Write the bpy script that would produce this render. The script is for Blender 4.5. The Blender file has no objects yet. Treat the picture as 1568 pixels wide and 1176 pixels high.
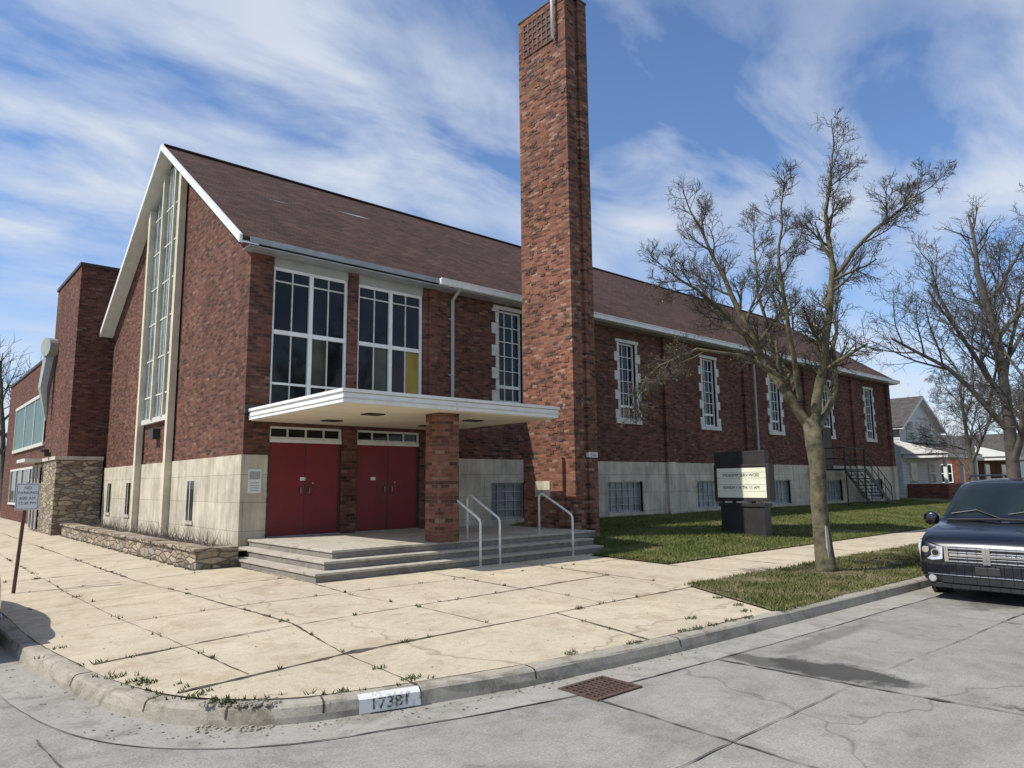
import bpy, bmesh, math, random
import numpy as np
from mathutils import Vector, Matrix
random.seed(7)
D=bpy.data; SC=bpy.context.scene
# ------------------------------------------------------------ materials
def NM(name):
    m=D.materials.new(name); m.use_nodes=True; nt=m.node_tree; nt.nodes.clear()
    o=nt.nodes.new('ShaderNodeOutputMaterial'); b=nt.nodes.new('ShaderNodeBsdfPrincipled')
    nt.links.new(b.outputs[0],o.inputs[0]); return m,nt,b
def nd(nt,t,**k):
    n=nt.nodes.new(t)
    for a,v in k.items(): setattr(n,a,v)
    return n
def noise(nt,vec,scale,detail=5,rough=.6,dist=0):
    n=nt.nodes.new('ShaderNodeTexNoise'); n.inputs['Scale'].default_value=scale;n.inputs['Detail'].default_value=detail
    n.inputs['Roughness'].default_value=rough;n.inputs['Distortion'].default_value=dist
    nt.links.new(vec,n.inputs['Vector']); return n.outputs['Fac']
def ramp(nt,fac,stops):
    r=nt.nodes.new('ShaderNodeValToRGB'); e=r.color_ramp.elements
    while len(e)<len(stops): e.new(.5)
    for i,(p,c) in enumerate(stops):
        e[i].position=p; e[i].color=tuple(c)[:3]+(1,) if hasattr(c,'__len__') else (c,c,c,1)
    nt.links.new(fac,r.inputs[0]); return r.outputs[0]
def mth(nt,op,a,b=None,c=None):
    n=nt.nodes.new('ShaderNodeMath'); n.operation=op
    for i,v in enumerate((a,b,c)):
        if v is None: continue
        if isinstance(v,bpy.types.NodeSocket): nt.links.new(v,n.inputs[i])
        else: n.inputs[i].default_value=v
    return n.outputs[0]
def mix(nt,a,b,f,mode='MIX'):
    m=nt.nodes.new('ShaderNodeMix'); m.data_type='RGBA'; m.blend_type=mode
    for s,v in ((6,a),(7,b),(0,f)):
        if isinstance(v,bpy.types.NodeSocket): nt.links.new(v,m.inputs[s])
        elif s==0: m.inputs[0].default_value=v
        else: m.inputs[s].default_value=tuple(v)+(1,) if len(v)==3 else v
    return m.outputs[2]
def bump(nt,b,h,st=.3,dist=.02):
    n=nt.nodes.new('ShaderNodeBump'); n.inputs['Strength'].default_value=st; n.inputs['Distance'].default_value=dist
    nt.links.new(h,n.inputs['Height']); nt.links.new(n.outputs[0],b.inputs['Normal'])
def ocoord(nt): return nt.nodes.new('ShaderNodeTexCoord').outputs['Object']
def mapping(nt,v,sc=(1,1,1),loc=(0,0,0)):
    mp=nd(nt,'ShaderNodeMapping'); mp.inputs['Scale'].default_value=sc; mp.inputs['Location'].default_value=loc; nt.links.new(v,mp.inputs[0]); return mp.outputs[0]
def plain(name,col,rough=.6,metal=0,var=.15,scale=3,spec=.5,coat=0,bmp=0):
    m,nt,b=NM(name); c=ocoord(nt)
    f=noise(nt,c,scale)
    col2=tuple(max(0,x*(1-var*1.6)) for x in col); col1=tuple(x*(1+var) for x in col)
    cc=ramp(nt,f,[(.3,col2),(.7,col1)]); nt.links.new(cc,b.inputs['Base Color'])
    b.inputs['Roughness'].default_value=rough; b.inputs['Metallic'].default_value=metal
    b.inputs['Specular IOR Level'].default_value=spec; b.inputs['Coat Weight'].default_value=coat
    if bmp: bump(nt,b,noise(nt,c,scale*8),bmp,.01)
    return m
def wallvec(nt):
    s=nd(nt,'ShaderNodeSeparateXYZ'); nt.links.new(ocoord(nt),s.inputs[0])
    c=nd(nt,'ShaderNodeCombineXYZ'); nt.links.new(mth(nt,'ADD',s.outputs[0],s.outputs[1]),c.inputs[0]); nt.links.new(s.outputs[2],c.inputs[1])
    return c.outputs[0],s
def brickmat(name,c1,c2,mortar,dark,bw=.215,rh=.076,light=.35,dkth=.8):
    m,nt,b=NM(name); v,s=wallvec(nt); o=ocoord(nt)
    def bt(vec,a,b_,mo,bias=0.):
        t=nd(nt,'ShaderNodeTexBrick'); nt.links.new(vec,t.inputs['Vector'])
        t.inputs['Scale'].default_value=1; t.inputs['Brick Width'].default_value=bw; t.inputs['Row Height'].default_value=rh
        t.inputs['Mortar Size'].default_value=.007; t.inputs['Mortar Smooth'].default_value=.3; t.inputs['Bias'].default_value=bias
        t.inputs['Color1'].default_value=tuple(a)+(1,); t.inputs['Color2'].default_value=tuple(b_)+(1,); t.inputs['Mortar'].default_value=tuple(mo)+(1,)
        return t
    t=bt(v,c1,c2,mortar)
    t2=bt(mapping(nt,v,loc=(bw*14,rh*28,0)),(0,0,0),(1,1,1),(0,0,0))
    t3=bt(mapping(nt,v,loc=(bw*38,rh*62,0)),(0,0,0),(1,1,1),(0,0,0))
    dk=ramp(nt,t2.outputs['Color'],[(dkth-.1,0),(dkth+.06,.75)])
    lt=ramp(nt,t3.outputs['Color'],[(.87,0),(.97,light)])
    col=mix(nt,t.outputs['Color'],dark,dk)
    col=mix(nt,col,(.36,.23,.17),lt)
    col=mix(nt,col,ramp(nt,noise(nt,o,.45,7,.62),[(.3,(.74,.74,.75)),(.7,(1.12,1.1,1.08))]),1.0,'MULTIPLY')
    col=mix(nt,col,ramp(nt,noise(nt,mapping(nt,v,(5,13,1)),1,4,.7),[(.3,(.72,.72,.72)),(.72,(1.25,1.25,1.25))]),1.0,'MULTIPLY')
    col=mix(nt,col,ramp(nt,noise(nt,mapping(nt,v,(2.5,.25,1)),1,5,.6),[(.35,(.78,.76,.75)),(.55,(1,1,1))]),.8,'MULTIPLY')
    nt.links.new(col,b.inputs['Base Color']); b.inputs['Roughness'].default_value=.9; b.inputs['Specular IOR Level'].default_value=.2
    h=mth(nt,'ADD',mth(nt,'SUBTRACT',noise(nt,o,30,3),t.outputs['Fac']),mth(nt,'MULTIPLY',t2.outputs['Color'],.5))
    bump(nt,b,h,.7,.012); return m
M={}
M['brick']=brickmat('church_brick',(.205,.088,.058),(.120,.051,.037),(.135,.095,.076),(.048,.029,.026))
M['brick_t']=brickmat('tower_brick',(.29,.128,.080),(.175,.072,.048),(.19,.135,.105),(.055,.033,.029),light=.85,dkth=.77)
M['brick2']=brickmat('annex_brick',(.20,.080,.054),(.12,.049,.036),(.14,.10,.08),(.055,.032,.027))
M['brick3']=brickmat('house_brick',(.26,.09,.06),(.19,.07,.05),(.2,.15,.12),(.1,.04,.03))
def limestone():
    m,nt,b=NM('limestone'); v,s=wallvec(nt); o=ocoord(nt)
    t=nd(nt,'ShaderNodeTexBrick'); nt.links.new(v,t.inputs['Vector']); t.inputs['Scale'].default_value=1
    t.inputs['Brick Width'].default_value=1.25;t.inputs['Row Height'].default_value=.62;t.inputs['Mortar Size'].default_value=.006
    t.inputs['Color1'].default_value=(.56,.51,.41,1);t.inputs['Color2'].default_value=(.49,.45,.36,1);t.inputs['Mortar'].default_value=(.27,.24,.2,1)
    st=ramp(nt,noise(nt,o,1.3,7,.65),[(.3,(.68,.66,.62)),(.6,(1.1,1.09,1.06))])
    col=mix(nt,t.outputs['Color'],st,1,'MULTIPLY')
    col=mix(nt,col,ramp(nt,noise(nt,mapping(nt,v,(3,.3,1)),1.5,6),[(.35,(.7,.68,.64)),(.55,(1,1,1))]),.8,'MULTIPLY')
    gz=ramp(nt,mth(nt,'ADD',s.outputs[2],mth(nt,'MULTIPLY',noise(nt,o,3,5),.8)),[(.55,(.62,.60,.56)),(1.0,(1,1,1))])
    col=mix(nt,col,gz,.8,'MULTIPLY')
    nt.links.new(col,b.inputs['Base Color']); b.inputs['Roughness'].default_value=.85
    bump(nt,b,noise(nt,o,25,4),.25,.01); return m
M['lime']=limestone()
def rubble():
    m,nt,b=NM('rubble_stone'); v,s=wallvec(nt); o=ocoord(nt)
    mp=mapping(nt,v,(2.6,7.5,1))
    a=nd(nt,'ShaderNodeTexVoronoi'); a.inputs['Scale'].default_value=1; nt.links.new(mp,a.inputs['Vector'])
    e=nd(nt,'ShaderNodeTexVoronoi',feature='DISTANCE_TO_EDGE'); e.inputs['Scale'].default_value=1; nt.links.new(mp,e.inputs['Vector'])
    sp=nd(nt,'ShaderNodeSeparateColor'); nt.links.new(a.outputs['Color'],sp.inputs[0])
    col=ramp(nt,sp.outputs[0],[(0,(.16,.12,.08)),(.4,(.32,.25,.165)),(.7,(.42,.34,.235)),(1,(.25,.23,.2))])
    col=mix(nt,(.12,.10,.08),col,ramp(nt,e.outputs['Distance'],[(.02,0),(.09,1)]))
    col=mix(nt,col,ramp(nt,noise(nt,o,12),[(.3,(.7,.7,.7)),(.7,(1.15,1.15,1.15))]),1,'MULTIPLY')
    nt.links.new(col,b.inputs['Base Color']); b.inputs['Roughness'].default_value=.9
    bump(nt,b,ramp(nt,e.outputs['Distance'],[(.0,0),(.15,1)]),.7,.04); return m
M['rubble']=rubble()
def shingle():
    m,nt,b=NM('shingles'); s=nd(nt,'ShaderNodeSeparateXYZ'); nt.links.new(ocoord(nt),s.inputs[0])
    c=nd(nt,'ShaderNodeCombineXYZ'); nt.links.new(s.outputs[0],c.inputs[0]); nt.links.new(s.outputs[2],c.inputs[1]); o=ocoord(nt)
    t=nd(nt,'ShaderNodeTexBrick'); nt.links.new(c.outputs[0],t.inputs['Vector']); t.inputs['Scale'].default_value=1
    t.inputs['Brick Width'].default_value=.3;t.inputs['Row Height'].default_value=.085;t.inputs['Mortar Size'].default_value=.008
    t.inputs['Color1'].default_value=(.105,.062,.05,1);t.inputs['Color2'].default_value=(.06,.036,.031,1);t.inputs['Mortar'].default_value=(.03,.02,.018,1)
    col=mix(nt,t.outputs['Color'],ramp(nt,noise(nt,o,.6,7,.65),[(.3,(.8,.8,.8)),(.7,(1.2,1.18,1.15))]),1,'MULTIPLY')
    col=mix(nt,col,ramp(nt,noise(nt,o,25,3),[(.3,(.75,.75,.75)),(.7,(1.25,1.25,1.25))]),1,'MULTIPLY')
    nt.links.new(col,b.inputs['Base Color']); b.inputs['Roughness'].default_value=.95; b.inputs['Specular IOR Level'].default_value=.15
    bump(nt,b,t.outputs['Fac'],-.4,.01); return m
M['shingle']=shingle()
def concrete(name,c1,c2,stain,sc=1.0,speck=.85,cracks=0,stains=(),ba=0):
    m,nt,b=NM(name); o=ocoord(nt)
    col=ramp(nt,noise(nt,o,.45*sc,8,.65),[(.3,c2),(.68,c1)])
    col=mix(nt,col,ramp(nt,noise(nt,o,1.7*sc,7,.7,.6),[(.36,stain),(.5,(1,1,1))]),1,'MULTIPLY')
    col=mix(nt,col,ramp(nt,noise(nt,o,.9*sc,8,.75,1.0),[(.50,(1,1,1)),(.68,(.84,.82,.79))]),1,'MULTIPLY')
    col=mix(nt,col,ramp(nt,noise(nt,o,11,5,.7),[(.28,(.86,.85,.83)),(.5,(1,1,1)),(.75,(1.06,1.06,1.06))]),1,'MULTIPLY')
    col=mix(nt,col,ramp(nt,noise(nt,o,60,2),[(.3,(speck,)*3),(.7,(1.1,)*3)]),1,'MULTIPLY')
    if cracks:
        n2=nd(nt,'ShaderNodeTexNoise'); n2.inputs['Scale'].default_value=1.5; nt.links.new(o,n2.inputs['Vector'])
        vm=nd(nt,'ShaderNodeVectorMath',operation='MULTIPLY_ADD'); nt.links.new(n2.outputs['Color'],vm.inputs[0]); vm.inputs[1].default_value=(.9,.9,0); nt.links.new(o,vm.inputs[2])
        e=nd(nt,'ShaderNodeTexVoronoi',feature='DISTANCE_TO_EDGE'); e.inputs['Scale'].default_value=cracks; nt.links.new(vm.outputs[0],e.inputs['Vector'])
        col=mix(nt,col,ramp(nt,e.outputs['Distance'],[(.0,(.5,.48,.45)),(.0022,(1,1,1))]),.7,'MULTIPLY')
    if stains:
        s=nd(nt,'ShaderNodeSeparateXYZ'); nt.links.new(o,s.inputs[0]); nz=noise(nt,o,2.2,7,.65)
        for cx,cy,rx,ry,amt in stains:
            a=mth(nt,'MULTIPLY',mth(nt,'SUBTRACT',s.outputs[0],cx),1/rx);b2=mth(nt,'MULTIPLY',mth(nt,'SUBTRACT',s.outputs[1],cy),1/ry)
            d=mth(nt,'SQRT',mth(nt,'ADD',mth(nt,'MULTIPLY',a,a),mth(nt,'MULTIPLY',b2,b2)))
            d=mth(nt,'ADD',d,mth(nt,'MULTIPLY',mth(nt,'SUBTRACT',nz,.5),2.2))
            f=ramp(nt,d,[(.68,amt),(.98,0)])
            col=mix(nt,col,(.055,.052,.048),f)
    nt.links.new(col,b.inputs['Base Color']); b.inputs['Roughness'].default_value=.9; b.inputs['Specular IOR Level'].default_value=.25
    bump(nt,b,noise(nt,o,60,4),.35,.006); return m
M['walk']=concrete('sidewalk_concrete',(.555,.475,.35),(.44,.375,.28),(.84,.81,.76),cracks=.13)
ST=((1.15,-12.5,.36,.80,.92),(1.0,-11.85,.25,.45,.7),(1.1,-14.3,.2,.65,.9),(7.4,-12.4,1.6,.7,.6),(-1.3,-12.6,.3,.8,.2),(-5.5,-11.5,.8,.5,.25),(2.6,-11.7,1.2,.16,.4))  # road stains, plus a darkened ellipse under the front of the minivan
M['road']=concrete('road_concrete',(.34,.325,.29),(.26,.25,.226),(.8,.79,.77),speck=.7,cracks=.2,stains=ST)
M['kerb']=concrete('kerb_concrete',(.40,.36,.29),(.28,.26,.215),(.66,.64,.6),2)
M['pan']=concrete('gutter_concrete',(.355,.335,.295),(.275,.263,.235),(.75,.74,.72),2)
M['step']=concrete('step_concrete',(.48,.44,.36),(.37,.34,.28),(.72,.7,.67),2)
M['riser']=concrete('riser_shade_concrete',(.27,.245,.21),(.2,.18,.155),(.75,.73,.7),2)  # step concrete with the risers' shade put into its colour; also colours stoop joints
M['joint']=plain('joint_dirt',(.085,.068,.045),.95,var=.5,scale=9)
M['crack']=plain('road_crack',(.10,.095,.085),.95,var=.5,scale=9)
M['dirt']=plain('soil',(.16,.12,.08),.95,var=.4,scale=6)
M['ground']=plain('far_ground',(.10,.12,.05),.95,var=.4,scale=.3)
def grassm(name,a,b_,c_,sc=1.2):
    m,nt,b=NM(name); o=ocoord(nt)
    col=ramp(nt,noise(nt,o,sc,7,.7),[(.28,a),(.5,b_),(.68,c_)])
    col=mix(nt,col,ramp(nt,noise(nt,o,35,3),[(.3,(.6,.6,.6)),(.7,(1.3,1.3,1.2))]),1,'MULTIPLY')
    nt.links.new(col,b.inputs['Base Color']); b.inputs['Roughness'].default_value=.8;b.inputs['Specular IOR Level'].default_value=.15; return m
M['lawn']=grassm('lawn_turf',(.075,.082,.032),(.105,.112,.042),(.19,.155,.085))
M['blade']=grassm('grass_blade',(.075,.095,.030),(.12,.145,.042),(.22,.195,.095))
M['vblade']=grassm('verge_blade',(.07,.085,.030),(.125,.135,.048),(.25,.20,.115),2.0)
M['strip']=grassm('strip_turf',(.08,.075,.038),(.14,.12,.065),(.24,.19,.13),2.2)
M['weed']=grassm('weed_leaf',(.04,.055,.018),(.065,.09,.026),(.12,.11,.05),6)
M['white']=plain('white_paint',(.74,.74,.71),.5,var=.07,scale=4)
M['offw']=plain('weathered_white',(.60,.58,.52),.6,var=.14,scale=5)
M['cream']=plain('cream_fin',(.62,.55,.41),.7,var=.14,scale=2)
M['soffit']=plain('soffit_cream',(.72,.65,.52),.7,var=.06,scale=2)
M['panel']=plain('grey_panel',(.34,.35,.33),.6,var=.08)
def redp():
    m,nt,b=NM('red_door_paint'); v,s=wallvec(nt); o=ocoord(nt)
    c=ramp(nt,noise(nt,o,1.5,6),[(.3,(.145,.008,.010)),(.7,(.20,.011,.014))])
    c=mix(nt,c,ramp(nt,s.outputs[2],[(.45,(.6,.6,.6)),(.9,(1,1,1))]),.6,'MULTIPLY')
    c=mix(nt,c,(.26,.04,.035),ramp(nt,noise(nt,mapping(nt,v,(9,1.2,1)),1,5,.7),[(.58,0),(.75,.4)]))
    nt.links.new(c,b.inputs['Base Color']); b.inputs['Roughness'].default_value=.5; return m
M['red']=redp()
M['darkm']=plain('dark_metal',(.03,.028,.026),.5,var=.2)
M['black']=plain('black_paint',(.018,.018,.018),.5,var=.2)
M['grey']=plain('galvanised',(.33,.34,.34),.45,.3,var=.15)
M['bronze']=plain('brown_metal',(.05,.04,.035),.5,.2)
M['rust']=plain('rusted_post',(.09,.05,.035),.8,var=.3,scale=20)
M['rail']=plain('white_rail_paint',(.68,.67,.63),.45,var=.18,scale=14)
def glassm(name,c,r=.04,spec=.5,var=.6,sc=.8):
    m,nt,b=NM(name); o=ocoord(nt)
    nt.links.new(ramp(nt,noise(nt,o,sc,3),[(.35,tuple(x*(1-var) for x in c)),(.65,tuple(x*(1+var) for x in c))]),b.inputs['Base Color'])
    b.inputs['Roughness'].default_value=r; b.inputs['Specular IOR Level'].default_value=spec; bump(nt,b,noise(nt,o,1.6,2),.12,.02); return m
M['glass']=glassm('dark_window_glass',(.009,.011,.010),.05,.3)
M['glassg']=glassm('green_stained_glass',(.045,.048,.028),.1,.4)
M['glassy']=glassm('amber_stained_glass',(.27,.19,.02),.15,.3,.25)
M['glassb']=glassm('pale_blue_stained_glass',(.15,.20,.215),.10,.5,.45,1.2)
M['gblock']=glassm('frosted_basement_glass',(.20,.215,.21),.3,.5,.3,3)
M['board']=plain('sign_face_white',(.80,.79,.62),.4,var=.04)
M['bark']=plain('tree_bark',(.125,.108,.062),.95,var=.45,scale=7,bmp=.9)
M['twig']=plain('twig_bark',(.082,.068,.052),.95,var=.3,scale=3)
M['twig2']=plain('far_twig_bark',(.10,.086,.074),.95,var=.3,scale=3)
M['bud']=plain('bud_green',(.20,.19,.05),.8,var=.3)
M['siding']=plain('white_siding',(.62,.63,.62),.6,var=.06)
M['roofd']=plain('house_roof',(.075,.065,.06),.95,var=.3,scale=4)
# ------------------------------------------------------------ mesh builder
class MB:
    def __init__(s): s.v=[];s.f=[];s.m=[]
    def quad(s,p,mi=0):
        n=len(s.v); s.v+= [tuple(q) for q in p]; s.f.append(tuple(range(n,n+len(p)))); s.m.append(mi)
    def box(s,x0,y0,z0,x1,y1,z1,mi=0):
        if x0>x1:x0,x1=x1,x0
        if y0>y1:y0,y1=y1,y0
        if z0>z1:z0,z1=z1,z0
        n=len(s.v); s.v+=[(x0,y0,z0),(x1,y0,z0),(x1,y1,z0),(x0,y1,z0),(x0,y0,z1),(x1,y0,z1),(x1,y1,z1),(x0,y1,z1)]
        for q in ((0,3,2,1),(4,5,6,7),(0,1,5,4),(1,2,6,5),(2,3,7,6),(3,0,4,7)):
            s.f.append(tuple(n+i for i in q)); s.m.append(mi)
    def obox(s,c,ax,ay,az,mi=0):
        c=Vector(c);ax=Vector(ax);ay=Vector(ay);az=Vector(az);n=len(s.v)
        for k in ((-1,-1,-1),(1,-1,-1),(1,1,-1),(-1,1,-1),(-1,-1,1),(1,-1,1),(1,1,1),(-1,1,1)):
            s.v.append(tuple(c+ax*k[0]+ay*k[1]+az*k[2]))
        for q in ((0,3,2,1),(4,5,6,7),(0,1,5,4),(1,2,6,5),(2,3,7,6),(3,0,4,7)):
            s.f.append(tuple(n+i for i in q)); s.m.append(mi)
    def tube(s,pts,rad,n=8,mi=0,cap=True):
        P=[Vector(p) for p in pts]; R=rad if hasattr(rad,'__len__') else [rad]*len(P)
        base=len(s.v); d=(P[1]-P[0]).normalized()
        a=d.orthogonal().normalized()
        for i,p in enumerate(P):
            if i==0: t=P[1]-P[0]
            elif i==len(P)-1: t=P[-1]-P[-2]
            else: t=P[i+1]-P[i-1]
            t.normalize(); a=(a-t*a.dot(t)); 
            if a.length<1e-6: a=t.orthogonal()
            a.normalize(); b=t.cross(a)
            for k in range(n):
                an=2*math.pi*k/n; q=p+(a*math.cos(an)+b*math.sin(an))*R[i]; s.v.append((q.x,q.y,q.z))
        for i in range(len(P)-1):
            for k in range(n):
                k2=(k+1)%n; s.f.append((base+i*n+k,base+i*n+k2,base+(i+1)*n+k2,base+(i+1)*n+k)); s.m.append(mi)
        if cap:
            s.f.append(tuple(base+k for k in range(n))[::-1]); s.m.append(mi)
            s.f.append(tuple(base+(len(P)-1)*n+k for k in range(n))); s.m.append(mi)
    def obj(s,name,mats,parent=None,smooth=False,bevel=0):
        me=D.meshes.new(name); me.from_pydata(s.v,[],s.f)
        if not isinstance(mats,(list,tuple)): mats=[mats]
        for m in mats: me.materials.append(M[m] if isinstance(m,str) else m)
        me.polygons.foreach_set('material_index',s.m)
        if smooth: me.polygons.foreach_set('use_smooth',[True]*len(s.f))
        me.update(); o=D.objects.new(name,me); SC.collection.objects.link(o)
        if parent: o.parent=parent
        if bevel:
            b=o.modifiers.new('b','BEVEL'); b.width=bevel; b.segments=2; b.limit_method='ANGLE'
        return o
def empty(name):
    e=D.objects.new(name,None); SC.collection.objects.link(e); return e
def wall_y(mb,y,x0,x1,z0,z1,ops,depth=.15,mi=0,mr=None):
    if mr is None: mr=mi
    xs=sorted(set([x0,x1]+[o[0] for o in ops]+[o[1] for o in ops])); zs=sorted(set([z0,z1]+[o[2] for o in ops]+[o[3] for o in ops]))
    xs=[x for x in xs if x0<=x<=x1]; zs=[z for z in zs if z0<=z<=z1]
    for i in range(len(xs)-1):
        for j in range(len(zs)-1):
            cx=(xs[i]+xs[i+1])/2;cz=(zs[j]+zs[j+1])/2
            if any(o[0]<cx<o[1] and o[2]<cz<o[3] for o in ops): continue
            mb.quad([(xs[i],y,zs[j]),(xs[i+1],y,zs[j]),(xs[i+1],y,zs[j+1]),(xs[i],y,zs[j+1])],mi)
    for a,b,c,d in ops:
        Y=y+depth
        mb.quad([(a,y,c),(a,Y,c),(a,Y,d),(a,y,d)],mr); mb.quad([(b,y,c),(b,y,d),(b,Y,d),(b,Y,c)],mr)
        mb.quad([(a,y,c),(b,y,c),(b,Y,c),(a,Y,c)],mr); mb.quad([(a,y,d),(a,Y,d),(b,Y,d),(b,y,d)],mr)
# ------------------------------------------------------------ church
church=empty('brick_church')
L=36.9; W=13.1; YR=6.55; ZR=12.0; SL=.69
def rz(y): return ZR-SL*abs(y-YR)
shop=[(.56,2.52,3.42,7.22),(2.80,4.80,3.42,7.20)]
doors=[(.60,2.43,.45,2.97),(2.84,4.71,.45,2.97)]
tall=[(7.5,8.6),(13.05,13.93),(18.15,19.03),(23.38,24.26),(28.5,29.4),(33.6,34.5)]
tz=(3.78,6.5)
tallo=[(a,b,tz[0],tz[1]) for a,b in tall]; tallo[0]=(7.5,8.45,4.0,6.8)
base=[(7.15,8.5),(12.2,14.1),(17.4,19.3),(22.9,24.7),(28.2,30.0),(33.3,35.0)]
baseo=[(a,b,.58,1.62) for a,b in base]
mb=MB()
wall_y(mb,0,0,L,-.3,rz(0)-.08,shop+doors+tallo+baseo,.2)
mb.quad([(0,0,-.3),(0,0,rz(0)-.1),(0,YR,ZR-.1),(0,W,rz(W)-.1),(0,W,-.3)])
mb.quad([(L,0,-.3),(L,W,-.3),(L,W,rz(W)-.1),(L,YR,ZR-.1),(L,0,rz(0)-.1)])
mb.quad([(0,W,-.3),(0,W,rz(W)-.1),(L,W,rz(W)-.1),(L,W,-.3)])
for x in (15.5,21.1,26.5,31.7,36.4): mb.box(x,-.12,2.33,x+.42,.0-.001,7.3)
mb.box(4.95,-.06,2.99,5.25,-.001,7.25)
mb.obj('walls',['brick'],church)
mb=MB()
wall_y(mb,-.035,5.95,L+.03,-.3,2.30,baseo,.2)
mb.quad([(5.95,-.035,-.3),(5.95,-.035,2.3),(5.95,0,2.3),(5.95,0,-.3)])
mb.quad([(5.95,-.035,2.3),(L+.03,-.035,2.3),(L+.03,0,2.3),(5.95,0,2.3)])
mb.box(-.04,-.035,-.3,.56,.0,2.3)
mb.box(-.04,.0,-.3,-.001,W,2.3)
for x in (15.5,21.1,26.5,31.7,36.4): mb.box(x-.03,-.16,-.3,x+.45,-.036,2.32)
mb.obj('limestone_base',['lime'],church)
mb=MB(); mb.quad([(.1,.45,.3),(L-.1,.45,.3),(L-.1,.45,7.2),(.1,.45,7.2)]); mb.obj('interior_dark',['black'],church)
mb=MB(); t=.1
for sgn in (0,1):
    ye=-.42 if sgn==0 else W+.25
    a=[(-.38,ye,rz(ye)),(L+.38,ye,rz(ye)),(L+.38,YR,ZR),(-.38,YR,ZR)]
    b=[(x,y,z-t) for x,y,z in a]
    if sgn: a=a[::-1]
    mb.quad(a)
    mb.quad(b if sgn else b[::-1],1)
    mb.quad([a[0],a[1],(a[1][0],a[1][1],a[1][2]-t),(a[0][0],a[0][1],a[0][2]-t)] )
mb.box(-.38,YR-.09,ZR-.02,L+.38,YR+.09,ZR+.035)
mb.obj('roof',['shingle','offw'],church)
mb=MB(); e0=rz(-.42)
mb.box(-.2,-.47,e0-.14,5.0,-.425,e0-.01,1)
mb.box(5.0,-.55,e0-.17,L+.4,-.425,e0-.01,0)
x=5.0
while x<L: mb.box(x+3,-.556,e0-.175,x+3.05,-.5501,e0-.0,0); x+=3.05
mb.box(5.0,-.575,e0-.03,L+.4,-.55,e0+.0,0)
mb.box(-.2,-.425,e0-.21,L+.3,-.003,e0-.18,1)
mb.obj('gutter',['white','grey'],church)
mb=MB()
for sgn in (0,1):
    ye=-.46 if sgn==0 else W+.28
    for (x0,x1,h0,h1) in ((-.45,-.385,.03,-.17),(-.385,-.01,-.12,-.15)):
        A=[(x0,ye,rz(ye)+h0),(x0,YR,ZR+h0),(x0,YR,ZR+h1),(x0,ye,rz(ye)+h1)]
        B=[(x1,y,z) for _,y,z in A]
        n=len(mb.v); mb.v+=A+B
        for q in ((0,1,2,3),(7,6,5,4),(0,4,5,1),(3,2,6,7),(0,3,7,4),(1,5,6,2)): mb.f.append(tuple(n+i for i in q)); mb.m.append(0)
mb.obj('rake_boards',['white'],church)
mb=MB()
for x,y,l,w in ((4.2,4.15,1.3,.11),(1.5,3.35,.9,.03),(9.3,4.6,1.0,.03),(11.0,5.2,.5,.02)):
    mb.quad([(x,y,rz(y)+.012),(x+l*.6,y-w*.6,rz(y-w*.6)+.012),(x+l,y+.05,rz(y+.05)+.012),(x+l*.7,y+w,rz(y+w)+.012)])
mb.obj('worn_roof_marks',['grey'],church)
mb=MB()
def fin(y,w,zb,d,mi=0):
    yt=y+w/2; mb.box(-d,y,zb,-.042 if zb<2.3 else -.002,y+w,rz(yt)-.35,mi)
fin(5.08,.20,0,.22); fin(8.20,.20,0,.22); fin(6.02,.09,3.6,.12); fin(7.0,.12,3.6,.17)
mb.obj('gable_fins',['cream'],church)
mb=MB()
def gl(y0,y1,mi):
    mb.quad([(-.05,y0,3.65),(-.05,y1,3.65),(-.05,y1,rz(y1)-.3),(-.05,y0,rz(y0)-.3)][::-1],mi)
gl(5.28,6.02,0);gl(6.11,7.0,0);gl(7.12,8.2,0)
mb.obj('gable_glass',['glassb'],church)
mb=MB()
mb.box(-.12,5.28,3.5,-.003,8.2,3.65)
for a,b in ((5.28,6.02),(6.11,7.0),(7.12,8.2)):
    for k in (1/3,2/3): mb.box(-.075,a+(b-a)*k-.015,3.65,-.051,a+(b-a)*k+.015,min(rz(a),rz(b))-.3)
    z=4.3
    while z<min(rz(a),rz(b))-.6: mb.box(-.07,a,z,-.052,b,z+.045); z+=1.15
mb.obj('gable_mullions',['offw'],church)
mb=MB()
for y in (3.1,9.3,11.9): mb.box(-.05,y,.75,-.041,y+.5,1.75,0); mb.box(-.075,y-.06,.66,-.041,y+.56,.75,1); mb.box(-.06,y+.23,.751,-.051,y+.27,1.75,3)
mb.box(-.2,6.5,3.0,-.003,6.85,3.3,2)
mb.obj('gable_basement_windows',['glass','lime','darkm','offw'],church)
fr=MB(); gs=MB()
def win(a,b,c,d,cols,rows,fw=.06,tw=.03,y=.08,gm=0,fm=0,thin=1):
    fr.box(a,y,c,a+fw,y+.08,d,fm);fr.box(b-fw,y,c,b,y+.08,d,fm);fr.box(a+fw,y,c,b-fw,y+.08,c+fw,fm);fr.box(a+fw,y,d-fw,b-fw,y+.08,d,fm)
    for x in cols: fr.box(a+(b-a)*x-tw/2,y+.015,c+fw,a+(b-a)*x+tw/2,y+.06,d-fw,thin)
    for z in rows: fr.box(a+fw,y+.005,c+(d-c)*z-tw/2,b-fw,y+.065,c+(d-c)*z+tw/2,thin)
    gs.quad([(a,y+.05,c),(b,y+.05,c),(b,y+.05,d),(a,y+.05,d)],gm)
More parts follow.
